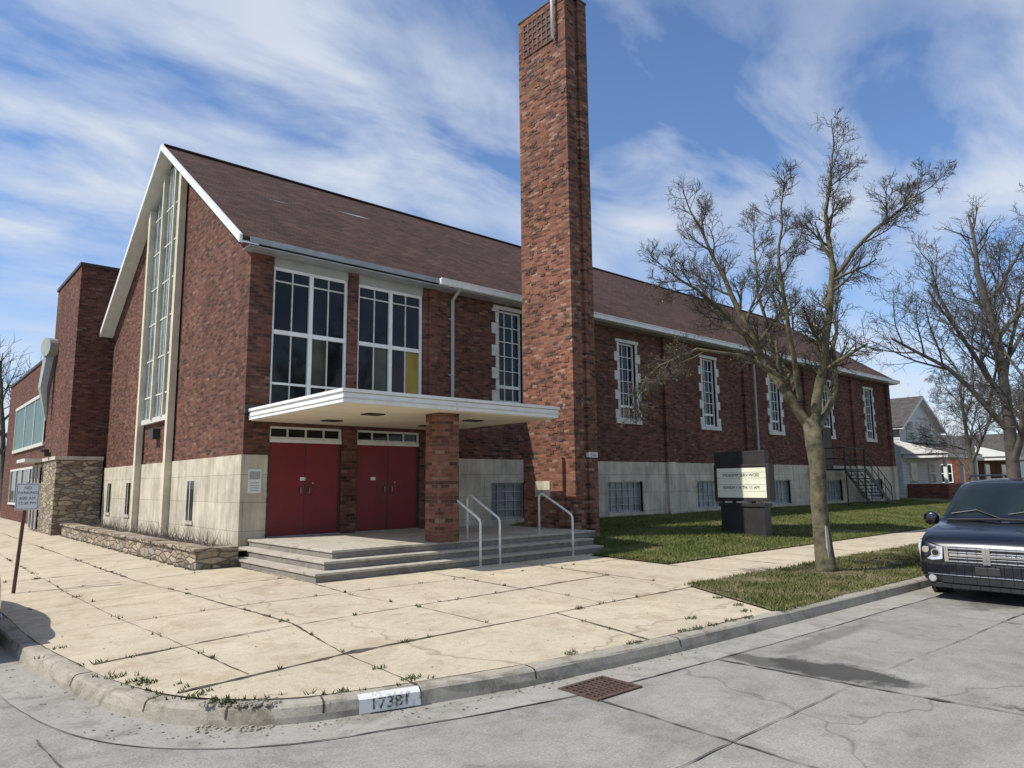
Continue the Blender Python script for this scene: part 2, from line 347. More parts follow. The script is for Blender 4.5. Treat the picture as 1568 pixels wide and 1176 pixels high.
for i,(a,b,c,d) in enumerate(shop):
    top=d-.45
    fr.box(a,.04,top,b,.12,d,2)
    win(a,b,c,top,(.26,.74),(.90,),.07,.028,fm=0,thin=1)
    m=(a+b)/2; fr.box(m-.05,.06,c+.07,m+.05,.17,top-.07,0)
    zt=5.2; fr.box(a+.07,.065,zt-.05,m-.05,.17,zt+.05,0); fr.box(m+.05,.065,zt-.05,b-.07,.17,zt+.05,0)
    for xx in (a+.07,m+.05): fr.box(xx,.07,3.95,xx+(b-a)/2-.12,.16,4.0,0)
gs.quad([(4.27,.126,3.5),(4.72,.126,3.5),(4.72,.126,5.14),(4.27,.126,5.14)],2)
gs.quad([(3.36,.126,3.5),(3.72,.126,3.5),(3.72,.126,5.14),(3.36,.126,5.14)],1)
gs.quad([(1.6,.126,4.0),(2.0,.126,4.0),(2.0,.126,5.14),(1.6,.126,5.14)],1)
for a,b,c,d in tallo:
    win(a,b,c,d,(.33,.67),(.18,.34,.5,.66,.82),.06,.022,fm=0,thin=0)
    fr.box(a+.02,.075,c+.42,b-.02,.155,c+.5,0)
for a,b,c,d in baseo:
    n=max(2,int((b-a)/.3)); win(a,b,c,d,[k/n for k in range(1,n)],(.25,.5,.75),.05,.025,gm=3,fm=3,thin=3)
for a,b,c,d in doors:
    win(a,b,2.68,d,(.25,.5,.75),(),.05,.04,y=.06,gm=0)
    fr.box(a,.03,2.60,b,.15,2.68,0)
fr.obj('window_frames',['white','offw','panel','grey'],church)
gs.obj('window_glass',['glass','glassg','glassy','gblock'],church)
mb=MB()
for a,b,c,d in tallo:
    z=c;k=0
    while z<d-.05:
        h=min(.34,d-z); w=.12 if k%2 else .27
        mb.box(a-w,-.03,z,a,.1,z+h-.008); mb.box(b,-.03,z,b+w,.1,z+h-.008); z+=h;k+=1
    mb.box(a-.26,-.05,c-.16,b+.26,.1,c-.008); mb.box(a-.2,-.03,d,b+.2,.1,d+.12)
mb.obj('window_surrounds',['offw'],church,bevel=.008)
mb=MB()
for a,b,c,d in doors:
    m=(a+b)/2
    for p,q in ((a+.05,m-.004),(m+.004,b-.05)): mb.box(p,.07,c+.02,q,.12,2.6,0)
    mb.box(m-.010,.062,c+.02,m+.010,.069,2.6,1)
    mb.box(a,.05,c,a+.05,.16,2.6,1);mb.box(b-.05,.05,c,b,.16,2.6,1); mb.box(a,.0,c-.02,b,.16,c+.02,2)
    for s in (-.11,.11): mb.tube([(m+s,.065,1.42),(m+s,.02,1.44),(m+s,.02,1.54),(m+s,.065,1.56)],.010,6,2); mb.box(m+s-.025,.064,1.37,m+s+.025,.069,1.6,1)
    mb.tube([(m+.2,.065,1.66),(m+.2,.05,1.66)],.022,10,2)
    mb.box(m-.12 if a<1 else m-.5,.062,1.72,m+.02 if a<1 else m-.36,.069,1.80,3)
mb.obj('entrance_doors',['red','bronze','grey','white'],church,bevel=.004)
mb=MB(); mb.box(.12,-.06,1.45,.42,-.038,1.98,0); mb.box(.15,-.064,1.75,.39,-.0605,1.93,1)
for k in range(4): mb.box(.17,-.064,1.5+k*.055,.37,-.0605,1.515+k*.055,1)
mb.obj('notice_sign',['white','panel'],church)
mb=MB(); mb.tube([(5.72,-.5,7.05),(5.72,-.1,6.75),(5.72,-.1,2.0)],.05,8); mb.tube([(21.85,-.5,7.05),(21.85,-.18,6.75),(21.85,-.18,.5)],.05,8)
for z in (6.2,4.6,3.6): mb.box(5.65,-.12,z,5.79,-.001,z+.04)
mb.obj('downspouts',['panel'],church)
mb=MB(); cx0,cx1,cy0,cz0,cz1=.08,5.5,-4.44,3.07,3.32
mb.box(cx0,cy0,cz0,cx1,-.07,cz1-.06,0)
mb.box(cx0-.03,cy0-.03,cz1-.06,cx1+.03,-.07,cz1,0)
mb.box(cx0-.015,cy0-.015,cz0+.07,cx1+.015,cy0-.0005,cz0+.09,1); mb.box(cx0-.015,cy0-.0005,cz0+.07,cx0-.0005,-.07,cz0+.09,1)
mb.box(cx0-.004,cy0-.004,cz1-.075,cx1+.004,cy0-.0005,cz1-.061,2)
mb.box(2.6,cy0-.034,cz0+.0,2.61,cy0-.001,cz1,1)
mb.obj('canopy',['white','offw','panel'],church,bevel=.006)
mb=MB(); mb.box(cx0+.05,cy0+.05,cz0-.02,cx1-.05,-.08,cz0-.001,0)
for x,y in ((1.3,-3.2),(1.3,-1.4),(3.9,-3.2),(3.9,-1.4)): mb.box(x,y,cz0-.045,x+.4,y+.3,cz0-.021,1)
mb.box(-.02,-.09,cz1-.1,.5,.0,cz1+.1,2); mb.box(.5,-.075,cz1+.001,5.5,-.003,cz1+.09,2)
mb.obj('canopy_soffit',['soffit','darkm','bronze'],church)
mb=MB(); mb.box(2.43,-4.08,.45,2.93,-3.6,cz0-.021,0); mb.obj('canopy_pillar',['brick_t'],church)
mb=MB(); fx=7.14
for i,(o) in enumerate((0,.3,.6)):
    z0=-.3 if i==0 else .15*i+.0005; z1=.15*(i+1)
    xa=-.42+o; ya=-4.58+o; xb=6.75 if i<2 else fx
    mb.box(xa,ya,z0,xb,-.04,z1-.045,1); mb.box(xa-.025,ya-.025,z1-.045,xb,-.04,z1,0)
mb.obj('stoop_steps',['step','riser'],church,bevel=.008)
mb=MB()
for x in (1.6,3.3,5.0): mb.box(x,-4.0,.4505,x+.012,-.1,.4525)
mb.obj('stoop_joints',['riser'],church)
mb=MB(); tx0,tx1,ty0,ty1,tz1=7.15,8.02,-3.36,-1.45,15.2
mb.box(tx0,ty0,0,tx0+.36,ty1,tz1-.0); mb.box(tx0+.36,ty0+.07,0,tx1-.34,ty1-.001,tz1-.05); mb.box(tx1-.34,ty0,0,tx1,ty1,tz1)
mb.box(tx0-.10,-3.0,0,tx0-.001,ty1-.08,2.25)
rb_=random.Random(8)
for k in range(620):   # clinker bricks standing slightly proud on the street faces
    z=math.floor(rb_.uniform(.6,15)/.076)*.076+.006
    if rb_.random()<.68:
        y=rb_.uniform(ty0+.02,ty1-.24); 
        if z<2.3 or (z>13.8 and y>-3): continue
        mb.box(tx0-rb_.uniform(.006,.02),y,z,tx0-.0005,y+rb_.uniform(.09,.2),z+.062,rb_.choice((0,0,1)))
    else:
        x=rb_.choice((tx0+.01,tx0+.12,tx1-.32,tx1-.2)); mb.box(x,ty0-rb_.uniform(.006,.02),z,x+rb_.uniform(.09,.17),ty0-.0005,z+.062,rb_.choice((0,1)))
M['clinker']=plain('clinker_brick',(.085,.05,.04),.7,var=.5,scale=5)
mb.obj('tower_shaft',['brick_t','clinker'],church)
mb=MB(); mb.box(tx0-.02,ty0-.02,tz1,tx1+.02,ty1+.02,tz1+.05)
mb.obj('tower_cap',['bronze'],church)
mb=MB(); gy0,gy1,gz0,gz1=-2.85,-1.70,14.0,15.0
mb.box(tx0-.012,gy0,gz0,tx0-.002,gy1,gz1,0)
for i in range(6): 
    z=gz0+i*(gz1-gz0)/5; mb.box(tx0-.035,gy0-.03,z-.025,tx0-.013,gy1+.03,z+.025,1)
for i in range(7):
    y=gy0+i*(gy1-gy0)/6; mb.box(tx0-.03,y-.03,gz0,tx0-.0135,y+.03,gz1,1)
mb.obj('tower_grille',['black','brick_t'],church)
mb=MB(); mb.tube([(tx0-.13,-3.0,13.9),(tx0-.13,-3.0,16.6)],.045,8); mb.box(tx0-.13,-3.02,14.3,tx0-.001,-2.98,14.34);mb.box(tx0-.13,-3.02,15.0,tx0-.001,-2.98,15.04)
mb.obj('tower_antenna',['white'],church,smooth=True)
mb=MB(); mb.box(tx0-.125,-2.55,1.25,tx0-.101,-2.0,1.65,0); mb.box(tx0+.5,ty0-.02,2.25,tx1-.02,ty0+.068,2.38,1)
mb.obj('tower_plaque',['lime','white'],church)
def text(s,size,loc,rx,mat,parent,name,align='CENTER',ext=.002,sx=1):
    c=D.curves.new(name,'FONT'); c.body=s; c.size=size; c.align_x=align; c.align_y='CENTER'; c.extrude=ext; c.materials.append(M[mat])
    o=D.objects.new(name,c); o.location=loc; o.rotation_euler=rx; o.scale=(sx,1,1); SC.collection.objects.link(o); o.parent=parent; return o
R_Y=(math.pi/2,0,0); R_X=(math.pi/2,0,-math.pi/2)
text('15361',.13,(tx0+.68,ty0-.024,2.31),R_Y,'black',church,'house_number')
# ------------------------------------------------------------ annex building left
annex=empty('brick_annex_building')
mb=MB(); mb.box(-1.15,13.55,-.3,9,18.3,9.75,0); mb.box(-1.20,13.5,9.75,9.05,18.35,9.87,1)
mb.box(-.9,18.31,-.3,9,34,7.4,0); mb.box(-.96,18.36,7.4,9.05,34.05,7.52,1)
mb.box(.05,13.12,-.3,6,13.54,6.6,0)
mb.obj('walls',['brick2','bronze'],annex)
mb=MB(); mb.box(-1.5,13.3,-.3,-.06,18.3,2.6,0); mb.box(-1.56,13.25,2.6,-.06,18.35,2.72,1)
mb.obj('rubble_base',['rubble','lime'],annex)
mb=MB()
mb.box(-.95,20.5,3.6,-.902,30,5.7,0)
for y in (20.5,23.5,26.5,30): mb.box(-.98,y,3.5,-.903,y+.12,5.8,1)
mb.box(-1.0,20.4,5.7,-.902,30.2,5.85,1); mb.box(-1.0,20.4,3.45,-.902,30.2,3.6,1)
mb.box(-.95,19.5,.9,-.902,30,2.5,2)
for y in (19.5,21.5,23.5,26,28,30): mb.box(-.99,y,.8,-.903,y+.1,2.6,1)
mb.box(-1.0,19.4,2.5,-.902,30.2,2.6,1); mb.box(-1.0,19.4,.8,-.902,30.2,.9,1)
mb.box(-1.55,16.3,.1,-1.505,17.9,2.4,2)
for y in (16.3,17.05,17.8): mb.box(-1.6,y,.1,-1.51,y+.1,2.5,1)
mb.box(-2.1,16.0,2.6,-1.57,18.2,2.72,1)
M['teal']=plain('teal_panel',(.10,.17,.16),.4,var=.15,scale=2)
mb.obj('annex_windows',['teal','offw','glass'],annex)
mb=MB(); mb.tube([(-1.22,17.6,7.25),(-1.55,17.5,7.25)],[.38,.38],16,0); mb.tube([(-1.3,17.7,7.0),(-1.45,17.7,5.6),(-1.3,17.7,4.3)],[.26,.22,.04],6,0)
mb.obj('annex_dish',['panel'],annex)
mb=MB(); mb.tube([(-1.7,14.6,2.9),(-1.7,14.6,3.0)],.15,10); mb.box(-1.7,14.55,2.75,-1.5,14.65,2.9); mb.obj('annex_light',['darkm'],annex)
# ------------------------------------------------------------ planter wall
pl=MB()
pl.box(-1.25,-1.15,-.15,-.95,12.9,.34,0); pl.box(-.95,-1.15,-.15,-.43,-.87,.34,0)
plo=pl.obj('stone_planter_wall',['rubble'],None,bevel=.01)
cp=MB(); y=-1.17; rng=random.Random(3)
while y<12.9:
    l=.5+rng.random()*.5; cp.box(-1.29-rng.random()*.03,y,.341,-.92+rng.random()*.02,min(y+l-.02,12.95),.39+rng.random()*.03); y+=l
x=-.915
while x<-.45: cp.box(x,-1.18,.341,min(x+.24,-.44),-.85,.405); x+=.25
cp.obj('cap_stones',['rubble'],plo,bevel=.008)
so=MB(); so.quad([(-.95,-.87,.28),(-.04,-.87,.28),(-.04,12.9,.28),(-.95,12.9,.28)]); so.obj('planter_soil',['dirt'],plo)
tw=MB()
for i in range(900):
    y=rng.uniform(-.7,12.5); y=round(y/1.4)*1.4+rng.gauss(0,.3); x=rng.uniform(-.85,-.12); h=rng.uniform(.08,.45)*(1 if rng.random()<.4 else .4)
    if y<-.8: continue
    p=Vector((x,y,.28)); q=p+Vector((rng.uniform(-.15,.15),rng.uniform(-.15,.15),h)); tw.tube([p,(p+q)/2+Vector((rng.uniform(-.03,.03),0,0)),q],[.006,.004,.002],3,0,False)
tw.obj('dry_stems',['twig2'],plo)
# ------------------------------------------------------------ ground sheets
def sheet(name,poly,zf,mats,parent=None,step=1.0,lim=(-20,60,-25,40)):
    bm=bmesh.new(); f=bm.faces.new([bm.verts.new((x,y,0)) for x,y in poly]); bm.normal_update()
    xs=[p[0] for p in poly]; ys=[p[1] for p in poly]
    x=max(min(xs),lim[0])//step*step+step
    while x<min(max(xs),lim[1]):
        bmesh.ops.bisect_plane(bm,geom=bm.verts[:]+bm.edges[:]+bm.faces[:],plane_co=(x,0,0),plane_no=(1,0,0)); x+=step
    y=max(min(ys),lim[2])//step*step+step
    while y<min(max(ys),lim[3]):
        bmesh.ops.bisect_plane(bm,geom=bm.verts[:]+bm.edges[:]+bm.faces[:],plane_co=(0,y,0),plane_no=(0,1,0)); y+=step
    for v in bm.verts: v.co.z=zf(v.co.x,v.co.y)
    bmesh.ops.triangulate(bm,faces=[f for f in bm.faces if len(f.verts)>4])
    bmesh.ops.recalc_face_normals(bm,faces=bm.faces)
    if sum(f.normal.z for f in bm.faces)<0: bmesh.ops.reverse_faces(bm,faces=bm.faces)
    me=D.meshes.new(name); bm.to_mesh(me); bm.free()
    me.materials.append(M[mats]); o=D.objects.new(name,me); SC.collection.objects.link(o); o.parent=parent; return o
cl=lambda v:max(0.,min(1.,v))
def zw(x,y): return min(-.095*cl((-5-y)/5.8),-.095*cl((-1.3-x)/3.3))
def zl(x,y):
    b=cl((x-5.9)/2.5); b=b*b*(3-2*b)
    return .02+zw(9,max(y,-11)) + (.43*cl((y+7)/7)*b if y>-7 else 0)
gr=MB(); gr.quad([(-700,-700,-.32),(900,-700,-.32),(900,900,-.32),(-700,900,-.32)]); gr.obj('ground',['ground'])
ZR0=-.235
rd=MB()
xs=[-200,-12.5,-3.9,300]; ys=[-200,-20,-10.2,300]
for i in range(3):
    for j in range(3):
        if i==1 or j==1: rd.quad([(xs[i],ys[j],ZR0),(xs[i+1],ys[j],ZR0),(xs[i+1],ys[j+1],ZR0),(xs[i],ys[j+1],ZR0)])
road=rd.obj('road',['road'])
kp=[(-4.75,60),(-4.75,10),(-4.73,-2),(-4.70,-4.94),(-4.60,-6.7),(-4.42,-8.3),(-4.18,-9.3),(-3.85,-9.85),(-3.35,-10.24),(-2.8,-10.42),(-2.04,-10.62),(-1.0,-10.80),(.76,-10.93),(3.08,-11.0),(7.3,-11.1),(40,-11.2),(200,-11.2)]
def smooth_poly(P,n=5):
    out=[]
    for i in range(len(P)-1):
        p0=Vector(P[max(i-1,0)]);p1=Vector(P[i]);p2=Vector(P[i+1]);p3=Vector(P[min(i+2,len(P)-1)])
        if (p2-p1).length>6 or (p1-p0).length>6 or (p3-p2).length>6:
            out.append(tuple(p1)); continue
        for k in range(n):
            t=k/n; q=.5*((2*p1)+(p2-p0)*t+(2*p0-5*p1+4*p2-p3)*t*t+(3*p1-p0-3*p2+p3)*t**3); out.append(tuple(q))
    out.append(P[-1]); return out
KP=smooth_poly(kp)
def offs(P,d,jit=0,rg=None):
    o=[]
    for i,p in enumerate(P):
        a=Vector(P[max(i-1,0)]);b=Vector(P[min(i+1,len(P)-1)]);t=(b-a).normalized(); n=Vector((t.y,-t.x)); dd=d+(rg.uniform(-jit,jit) if rg else 0)
        o.append((p[0]+n.x*dd,p[1]+n.y*dd))
    return o
rgk=random.Random(5)
prof=[(-.16,-.091),(-.05,-.091),(-.018,-.097),(.0,-.115),(.02,-.18),(.03,ZR0-.02)]
kb=MB(); rings=[[(x,y,z+(rgk.uniform(-.006,.002) if 0<r<5 else 0)) for x,y in offs(KP,d,.008 if 1<r<5 else 0,rgk)] for r,(d,z) in enumerate(prof)]
for r in range(len(prof)-1):
    for i in range(len(KP)-1):
        kb.quad([rings[r][i],rings[r+1][i],rings[r+1][i+1],rings[r][i+1]])
kerb=kb.obj('kerb',['kerb'],smooth=False)
gt=MB(); a=offs(KP,.02); b=offs(KP,.48)
for i in range(len(KP)-1): gt.quad([(a[i][0],a[i][1],ZR0+.005),(b[i][0],b[i][1],ZR0+.005),(b[i+1][0],b[i+1][1],ZR0+.005),(a[i+1][0],a[i+1][1],ZR0+.005)])
gt.obj('gutter_pan',['pan'],kerb)
inn=offs(KP,-.155)
left=[p for p in inn if p[0]<2.95]
ap=left+[(2.95,-10.83),(3.55,-9.6),(3.9,-8.9),(4.3,-8.78),(4.3,-7.0),(5.9,-7.0),(5.95,-4.9),(6.9,-4.5),(7.0,0),(3,0.3),(-.05,.3),(-.05,60)]
walk=sheet('sidewalk',ap,zw,'walk')
sw=sheet('far_sidewalk',[(4.3,-8.78),(200,-8.78),(200,-7.0),(4.3,-7.0)],zw,'walk',walk)
st_=sheet('grass_verge',[(2.97,-10.84)]+[p for p in inn if p[0]>=2.99]+[(200,-8.80),(4.3,-8.80),(3.92,-8.92),(3.57,-9.6)],lambda x,y:zw(x,y)+.012,'strip')
lawn=sheet('lawn',[(5.93,-6.98),(200,-6.98),(200,60),(37,60),(37,-.2),(8.5,-.03),(7.0,-.03),(7.0,-4.4),(6.3,-4.75),(5.97,-5.1)],zl,'lawn')
def strip(mb,P,w,zf,off=.004,mi=0,seg=.12,wob=.6,rng=random.Random(11)):
    pts=[]
    for i in range(len(P)-1):
        a=Vector(P[i]);b=Vector(P[i+1]);n=max(1,int((b-a).length/seg))
        for k in range(n): pts.append(a.lerp(b,k/n))
    pts.append(Vector(P[-1])); Lp=[];Rp=[]; ph=rng.uniform(0,9)
    for i,p in enumerate(pts):
        t=(pts[min(i+1,len(pts)-1)]-pts[max(i-1,0)]).normalized(); n=Vector((t.y,-t.x)); j=n*(rng.uniform(-.006,.006)+.012*math.sin(i*.23+ph))
        ww=w*(.8+.45*math.sin(i*.11+ph*2))*(1+rng.uniform(-wob,wob*1.3))*(2.2 if rng.random()<.05 else 1)
        q=p+j+n*ww/2; r=p+j-n*ww/2; Lp.append((q.x,q.y,zf(q.x,q.y)+off)); Rp.append((r.x,r.y,zf(r.x,r.y)+off))
    for i in range(len(pts)-1): mb.quad([Lp[i],Rp[i],Rp[i+1],Lp[i+1]],mi)
jb=MB()
J=[([(-4.25,-7.75),(-2.2,-7.5),(3.9,-7.2)],.03),([(-3.95,-9.35),(-2.3,-9.12),(.77,-9.02),(3.85,-8.95)],.035),
   ([(-2.5,60),(-2.5,10),(-2.45,-1.5),(-2.25,-4.39),(-2.1,-7.4),(-2.3,-9.1),(-2.36,-10.45)],.024),
   ([(-.5,-4.7),(-.55,-6.2),(-.35,-7.4),(-.3,-9.05)],.015),([(.75,-9.0),(.45,-10.75)],.026),([(1.75,-4.7),(1.7,-7.3)],.018),([(1.9,-7.3),(1.75,-9.0)],.014),
   ([(-4.5,-5.7),(-2.2,-5.75),(-.5,-5.8),(3.9,-5.8),(5.9,-5.8)],.013),([(3.9,-4.7),(3.95,-8.9)],.016),
   ([(-3.6,20),(-3.55,-4),(-3.4,-7.6),(-3.3,-9.2)],.010),
   ([(-4.5,-3.6),(-2.3,-3.6),(-.5,-3.6)],.020),([(-4.5,-1.6),(-2.4,-1.7),(-1.3,-1.6)],.013)]
for k in range(14): J.append(([(-4.55,.2+k*1.9),(-1.27,.2+k*1.9)],.016))
for k in range(18): J.append(([(5.9+k*1.8,-8.77),(5.9+k*1.8,-7.01)],.02))
for P,w in J: strip(jb,P,w,zw)
strip(jb,[(-1.27,12.9),(-1.27,-1.2),(-.46,-1.2),(-.46,-4.62),(6.7,-4.62)],.045,zw,.003)
jb.obj('sidewalk_joints',['joint'],walk)
jk=MB(); ik=offs(KP,-.165); strip(jk,[p for p in ik if -6<p[1] or p[0]<3],.018,lambda x,y:-.093,.006); 
jk.obj('kerb_seam',['joint'],walk)
kj=MB()
for i in range(len(KP)-1):
    if KP[i][1]<0 and KP[i][0]<12 and i%6==0:
        for r in range(len(prof)-2):
            a=Vector(rings[r][i]);b=Vector(rings[r+1][i]);t=(Vector(KP[i+1])-Vector(KP[i])).normalized()*.008; t=Vector((t.x,t.y,0)); n=Vector((t.y,-t.x,0)).normalized()*.003+Vector((0,0,.003))
            kj.quad([a-t+n,b-t+n,b+t+n,a+t+n])
kj.obj('kerb_joints',['joint'],kerb)
rj=MB(); zr=lambda x,y:ZR0
strip(rj,offs(KP,.48),.009,zr,.009)
for P,w in (([(-1.2,-11.3),(-1.25,-13.2),(-1.3,-20)],.012),([(.72,-11.4),(.8,-12.8),(.95,-14.2),(1.0,-20)],.020),([(-4.0,-12.85),(.75,-12.75),(6,-12.9),(60,-12.9)],.008),
            ([(-4.9,-9.3),(-4.75,-11.5),(-4.3,-13)],.012),([(-3.9,-10.9),(-4.9,-12.2),(-5.6,-12.9)],.008),([(5.0,-11.5),(5.05,-20)],.014)):
    strip(rj,P,w,zr,.010,wob=.7)
rj.obj('road_cracks',['crack'],road)
sd=MB(); gx0,gx1,gy0,gy1=-1.22,-.62,-11.5,-11.02; z=ZR0+.004
sd.box(gx0,gy0,z-.02,gx1,gy0+.04,z+.012,0);sd.box(gx0,gy1-.04,z-.02,gx1,gy1,z+.012,0);sd.box(gx0,gy0+.04,z-.02,gx0+.04,gy1-.04,z+.012,0);sd.box(gx1-.04,gy0+.04,z-.02,gx1,gy1-.04,z+.012,0)
sd.quad([(gx0+.04,gy0+.04,z+.002),(gx1-.04,gy0+.04,z+.002),(gx1-.04,gy1-.04,z+.002),(gx0+.04,gy1-.04,z+.002)],1)
for k in range(1,9): x=gx0+.04+k*(gx1-gx0-.08)/9; sd.box(x-.010,gy0+.04,z-.004,x+.010,gy1-.04,z+.010,0)
for k in range(1,5): y=gy0+.04+k*(gy1-gy0-.08)/5; sd.box(gx0+.04,y-.008,z-.004,gx1-.04,y+.008,z+.0085,0)
sd.obj('storm_drain_grate',['rust','black'])
def worn():
    m,nt,b=NM('worn_white_paint'); o=ocoord(nt)
    nt.links.new(ramp(nt,noise(nt,o,14,6,.75),[(.38,(.30,.28,.24)),(.48,(.64,.64,.61))]),b.inputs['Base Color']); b.inputs['Roughness'].default_value=.8; return m
def wornb():
    m,nt,b=NM('worn_black_paint'); o=ocoord(nt)
    nt.links.new(ramp(nt,noise(nt,o,22,6,.75),[(.50,(.03,.03,.03)),(.62,(.4,.39,.36))]),b.inputs['Base Color']); b.inputs['Roughness'].default_value=.8; return m
M['worn']=worn(); M['wornb']=wornb()
A=Vector((-2.88,-10.40)); B_=Vector((-2.38,-10.535)); t=(B_-A).normalized(); n=Vector((t.y,-t.x))
kn=MB()
def kpnt(P,d,z): q=P+n*d; return (q.x,q.y,z)
for k in range(8):
    a=A.lerp(B_,k/8); b=A.lerp(B_,(k+1)/8)
    kn.quad([kpnt(a,.050,-.218),kpnt(b,.050,-.218),kpnt(b,.036,-.115),kpnt(a,.036,-.115)]); kn.quad([kpnt(a,.036,-.115),kpnt(b,.036,-.115),kpnt(b,-.02,-.082),kpnt(a,-.02,-.082)])
kno=kn.obj('painted_kerb_number',['worn']); ang=math.atan2(t.y,t.x)
mid=(A+B_)/2+n*.049; text('17381',.12,(mid.x,mid.y,-.160),(math.radians(80),0,ang),'wornb',kno,'digits',sx=1.15)
# ------------------------------------------------------------ grass blades
def blades(name,pts,h,w,mat,parent=None,seed=0):
    r=np.random.default_rng(seed); n=len(pts); a=r.uniform(0,6.283,n); hh=h*r.uniform(.5,1.3,n); ww=w*r.uniform(.7,1.3,n)
    v=np.zeros((n,3,3)); dx=np.cos(a)*ww;dy=np.sin(a)*ww
    v[:,0]=pts; v[:,1]=pts; v[:,2]=pts
    v[:,0,0]-=dx;v[:,0,1]-=dy;v[:,1,0]+=dx;v[:,1,1]+=dy
    v[:,2,0]+=r.normal(0,.5,n)*hh;v[:,2,1]+=r.normal(0,.5,n)*hh;v[:,2,2]+=hh
    me=D.meshes.new(name); me.vertices.add(n*3); me.vertices.foreach_set('co',v.ravel()); me.loops.add(n*3); me.loops.foreach_set('vertex_index',np.arange(n*3))
    me.polygons.add(n); me.polygons.foreach_set('loop_start',np.arange(0,n*3,3)); me.polygons.foreach_set('loop_total',np.full(n,3)); me.materials.append(M[mat]); me.update(calc_edges=True); me.validate()
    o=D.objects.new(name,me); SC.collection.objects.link(o); o.parent=parent; return o
r=np.random.default_rng(3)
n=150000; X=6+ (r.random(n)**1.5)*32; Y=-7.02+r.random(n)*6.95
ok=~((X<8.1)&(Y>-3.45))&~((X<6.9)&(Y>-4.9))
dn=np.sin(X*1.7+Y)*np.cos(Y*2.1-X*.6)+np.sin(X*.7)*.5+r.random(n)*2.2; ok&=dn>.25
X=X[ok];Y=Y[ok]
P=np.array([(x,y,zl(x,y)) for x,y in zip(X,Y)]); blades('lawn_blades',P,.055,.010,'blade',lawn,1)
n=60000; X=2.95+(r.random(n)**1.4)*24; Y=-10.96+r.random(n)*2.2; ok=X>3.0+(Y+10.84)*.5+r.normal(0,.04,n); dn=np.sin(X*2.1)*np.cos(Y*3.3+X)+np.sin(X*5+Y*3)*.4+r.random(n)*1.8; ok&=dn>0.45; X=X[ok];Y=Y[ok]
P=np.array([(x,y,zw(x,y)+.01) for x,y in zip(X,Y)]); blades('verge_blades',P,.05,.009,'vblade',st_,2)
wp=[]; rw=random.Random(21)
def tuft(x,y,rad,n):
    for _ in range(n):
        a=rw.uniform(0,6.28); q=rad*rw.random()**.5; wp.append((x+q*math.cos(a),y+q*math.sin(a)*.6,zw(x,y)))
for P_,w in J[:13]:
    for i in range(len(P_)-1):
        a=Vector(P_[i]);b=Vector(P_[i+1]);Ln=(b-a).length
        if Ln>25: continue
        for _ in range(int(Ln*1.3)):
            q=a.lerp(b,rw.random()); tuft(q.x,q.y,rw.choice([.02,.03,.04,.07]),rw.choice([5,7,10,20]))
for x,y in ((-4.1,-8.7),(-4.05,-8.85),(-3.9,-9.55),(-3.78,-9.8),(-3.7,-9.9),(1.1,-10.75),(1.3,-10.78),(1.6,-10.8),(2.3,-10.85),(-.6,-10.6),(1.75,-10.4),(-2.3,-10.3),(1.2,-9.03),(-4.2,-8.4),(3.0,-10.3),(3.3,-9.8),(2.7,-10.6),(.2,-10.75),(2.0,-10.8)):
    tuft(x,y,.10,40)
for k in range(70): tuft(-1.3-rw.random()*.05,rw.uniform(-1.1,12),.05,8)
for k in range(14): tuft(rw.uniform(-.4,6.6),-4.64,.03,6)
for k in range(36):
    i=rw.randrange(8,len(KP)-16); q=offs(KP,-.17)[i]
    if q[0]<3: tuft(q[0]+rw.uniform(-.2,.2),q[1],.04,6)
wo=blades('sidewalk_weeds',np.array(wp),.038,.007,'weed',None,5)
rb=MB(); kq=offs(KP,.0)
cand=[Vector(p) for p in kq if -3.97<p[0]<-3.45 and p[1]<-9.6]
for k in range(260):
    i=rw.randrange(len(cand)-1); c=cand[i].lerp(cand[i+1],rw.random()); d=rw.gauss(0,.07); x=c.x-d*.55; y=c.y-d*.8; s=rw.uniform(.004,.015)
    z=-.088 if d<0 else ZR0+.006
    if 0<=d<.04: continue
    rb.obox((x,y,z+s*.3),(s,s*.3,0),(-s*.3,s*.8,0),(0,s*.2,s*.6))
rb.obj('broken_concrete',['kerb'],kerb)
lt=MB()
for k in range(420):
    x=rw.uniform(-4.5,6);y=rw.uniform(-10.6,-4.7)
    if k%2==0: i=rw.randrange(6,len(KP)-8); q=offs(KP,abs(rw.gauss(.05,.12))+.04)[i]; x,y,z=q[0]+rw.uniform(-.3,.3),q[1],ZR0+.008
    else: z=zw(x,y)+.004
    s=rw.uniform(.006,.018);a=rw.uniform(0,6.28); lt.quad([(x+s*math.cos(a),y+s*math.sin(a),z),(x-s*.5*math.sin(a),y+s*.5*math.cos(a),z+s*.4),(x-s*math.cos(a),y-s*math.sin(a),z),(x+s*.5*math.sin(a),y-s*.5*math.cos(a),z+.003)])
lt.obj('dead_leaves',['dirt'])
# ------------------------------------------------------------ handrails
def rail(x,nm,ytop=-3.75):
    m=MB()
    pts=[(x,ytop,.45),(x,ytop,1.26),(x,ytop-.02,1.32),(x,ytop-.08,1.36),(x,ytop-.14,1.35),(x,-4.70,.95),(x,-4.77,.91),(x,-4.805,.86),(x,-4.81,.80),(x,-4.81,-.02)]
    m.tube(pts,.024,10,0)
    m.tube([(x,-4.81,-.005),(x,-4.81,.008)],.05,10,0); m.tube([(x,ytop,.445),(x,ytop,.46)],.05,10,0)
    m.obj(nm,['rail'],smooth=True)
rail(2.9,'handrail'); rail(3.40,'handrail.001'); rail(5.5,'handrail.002')
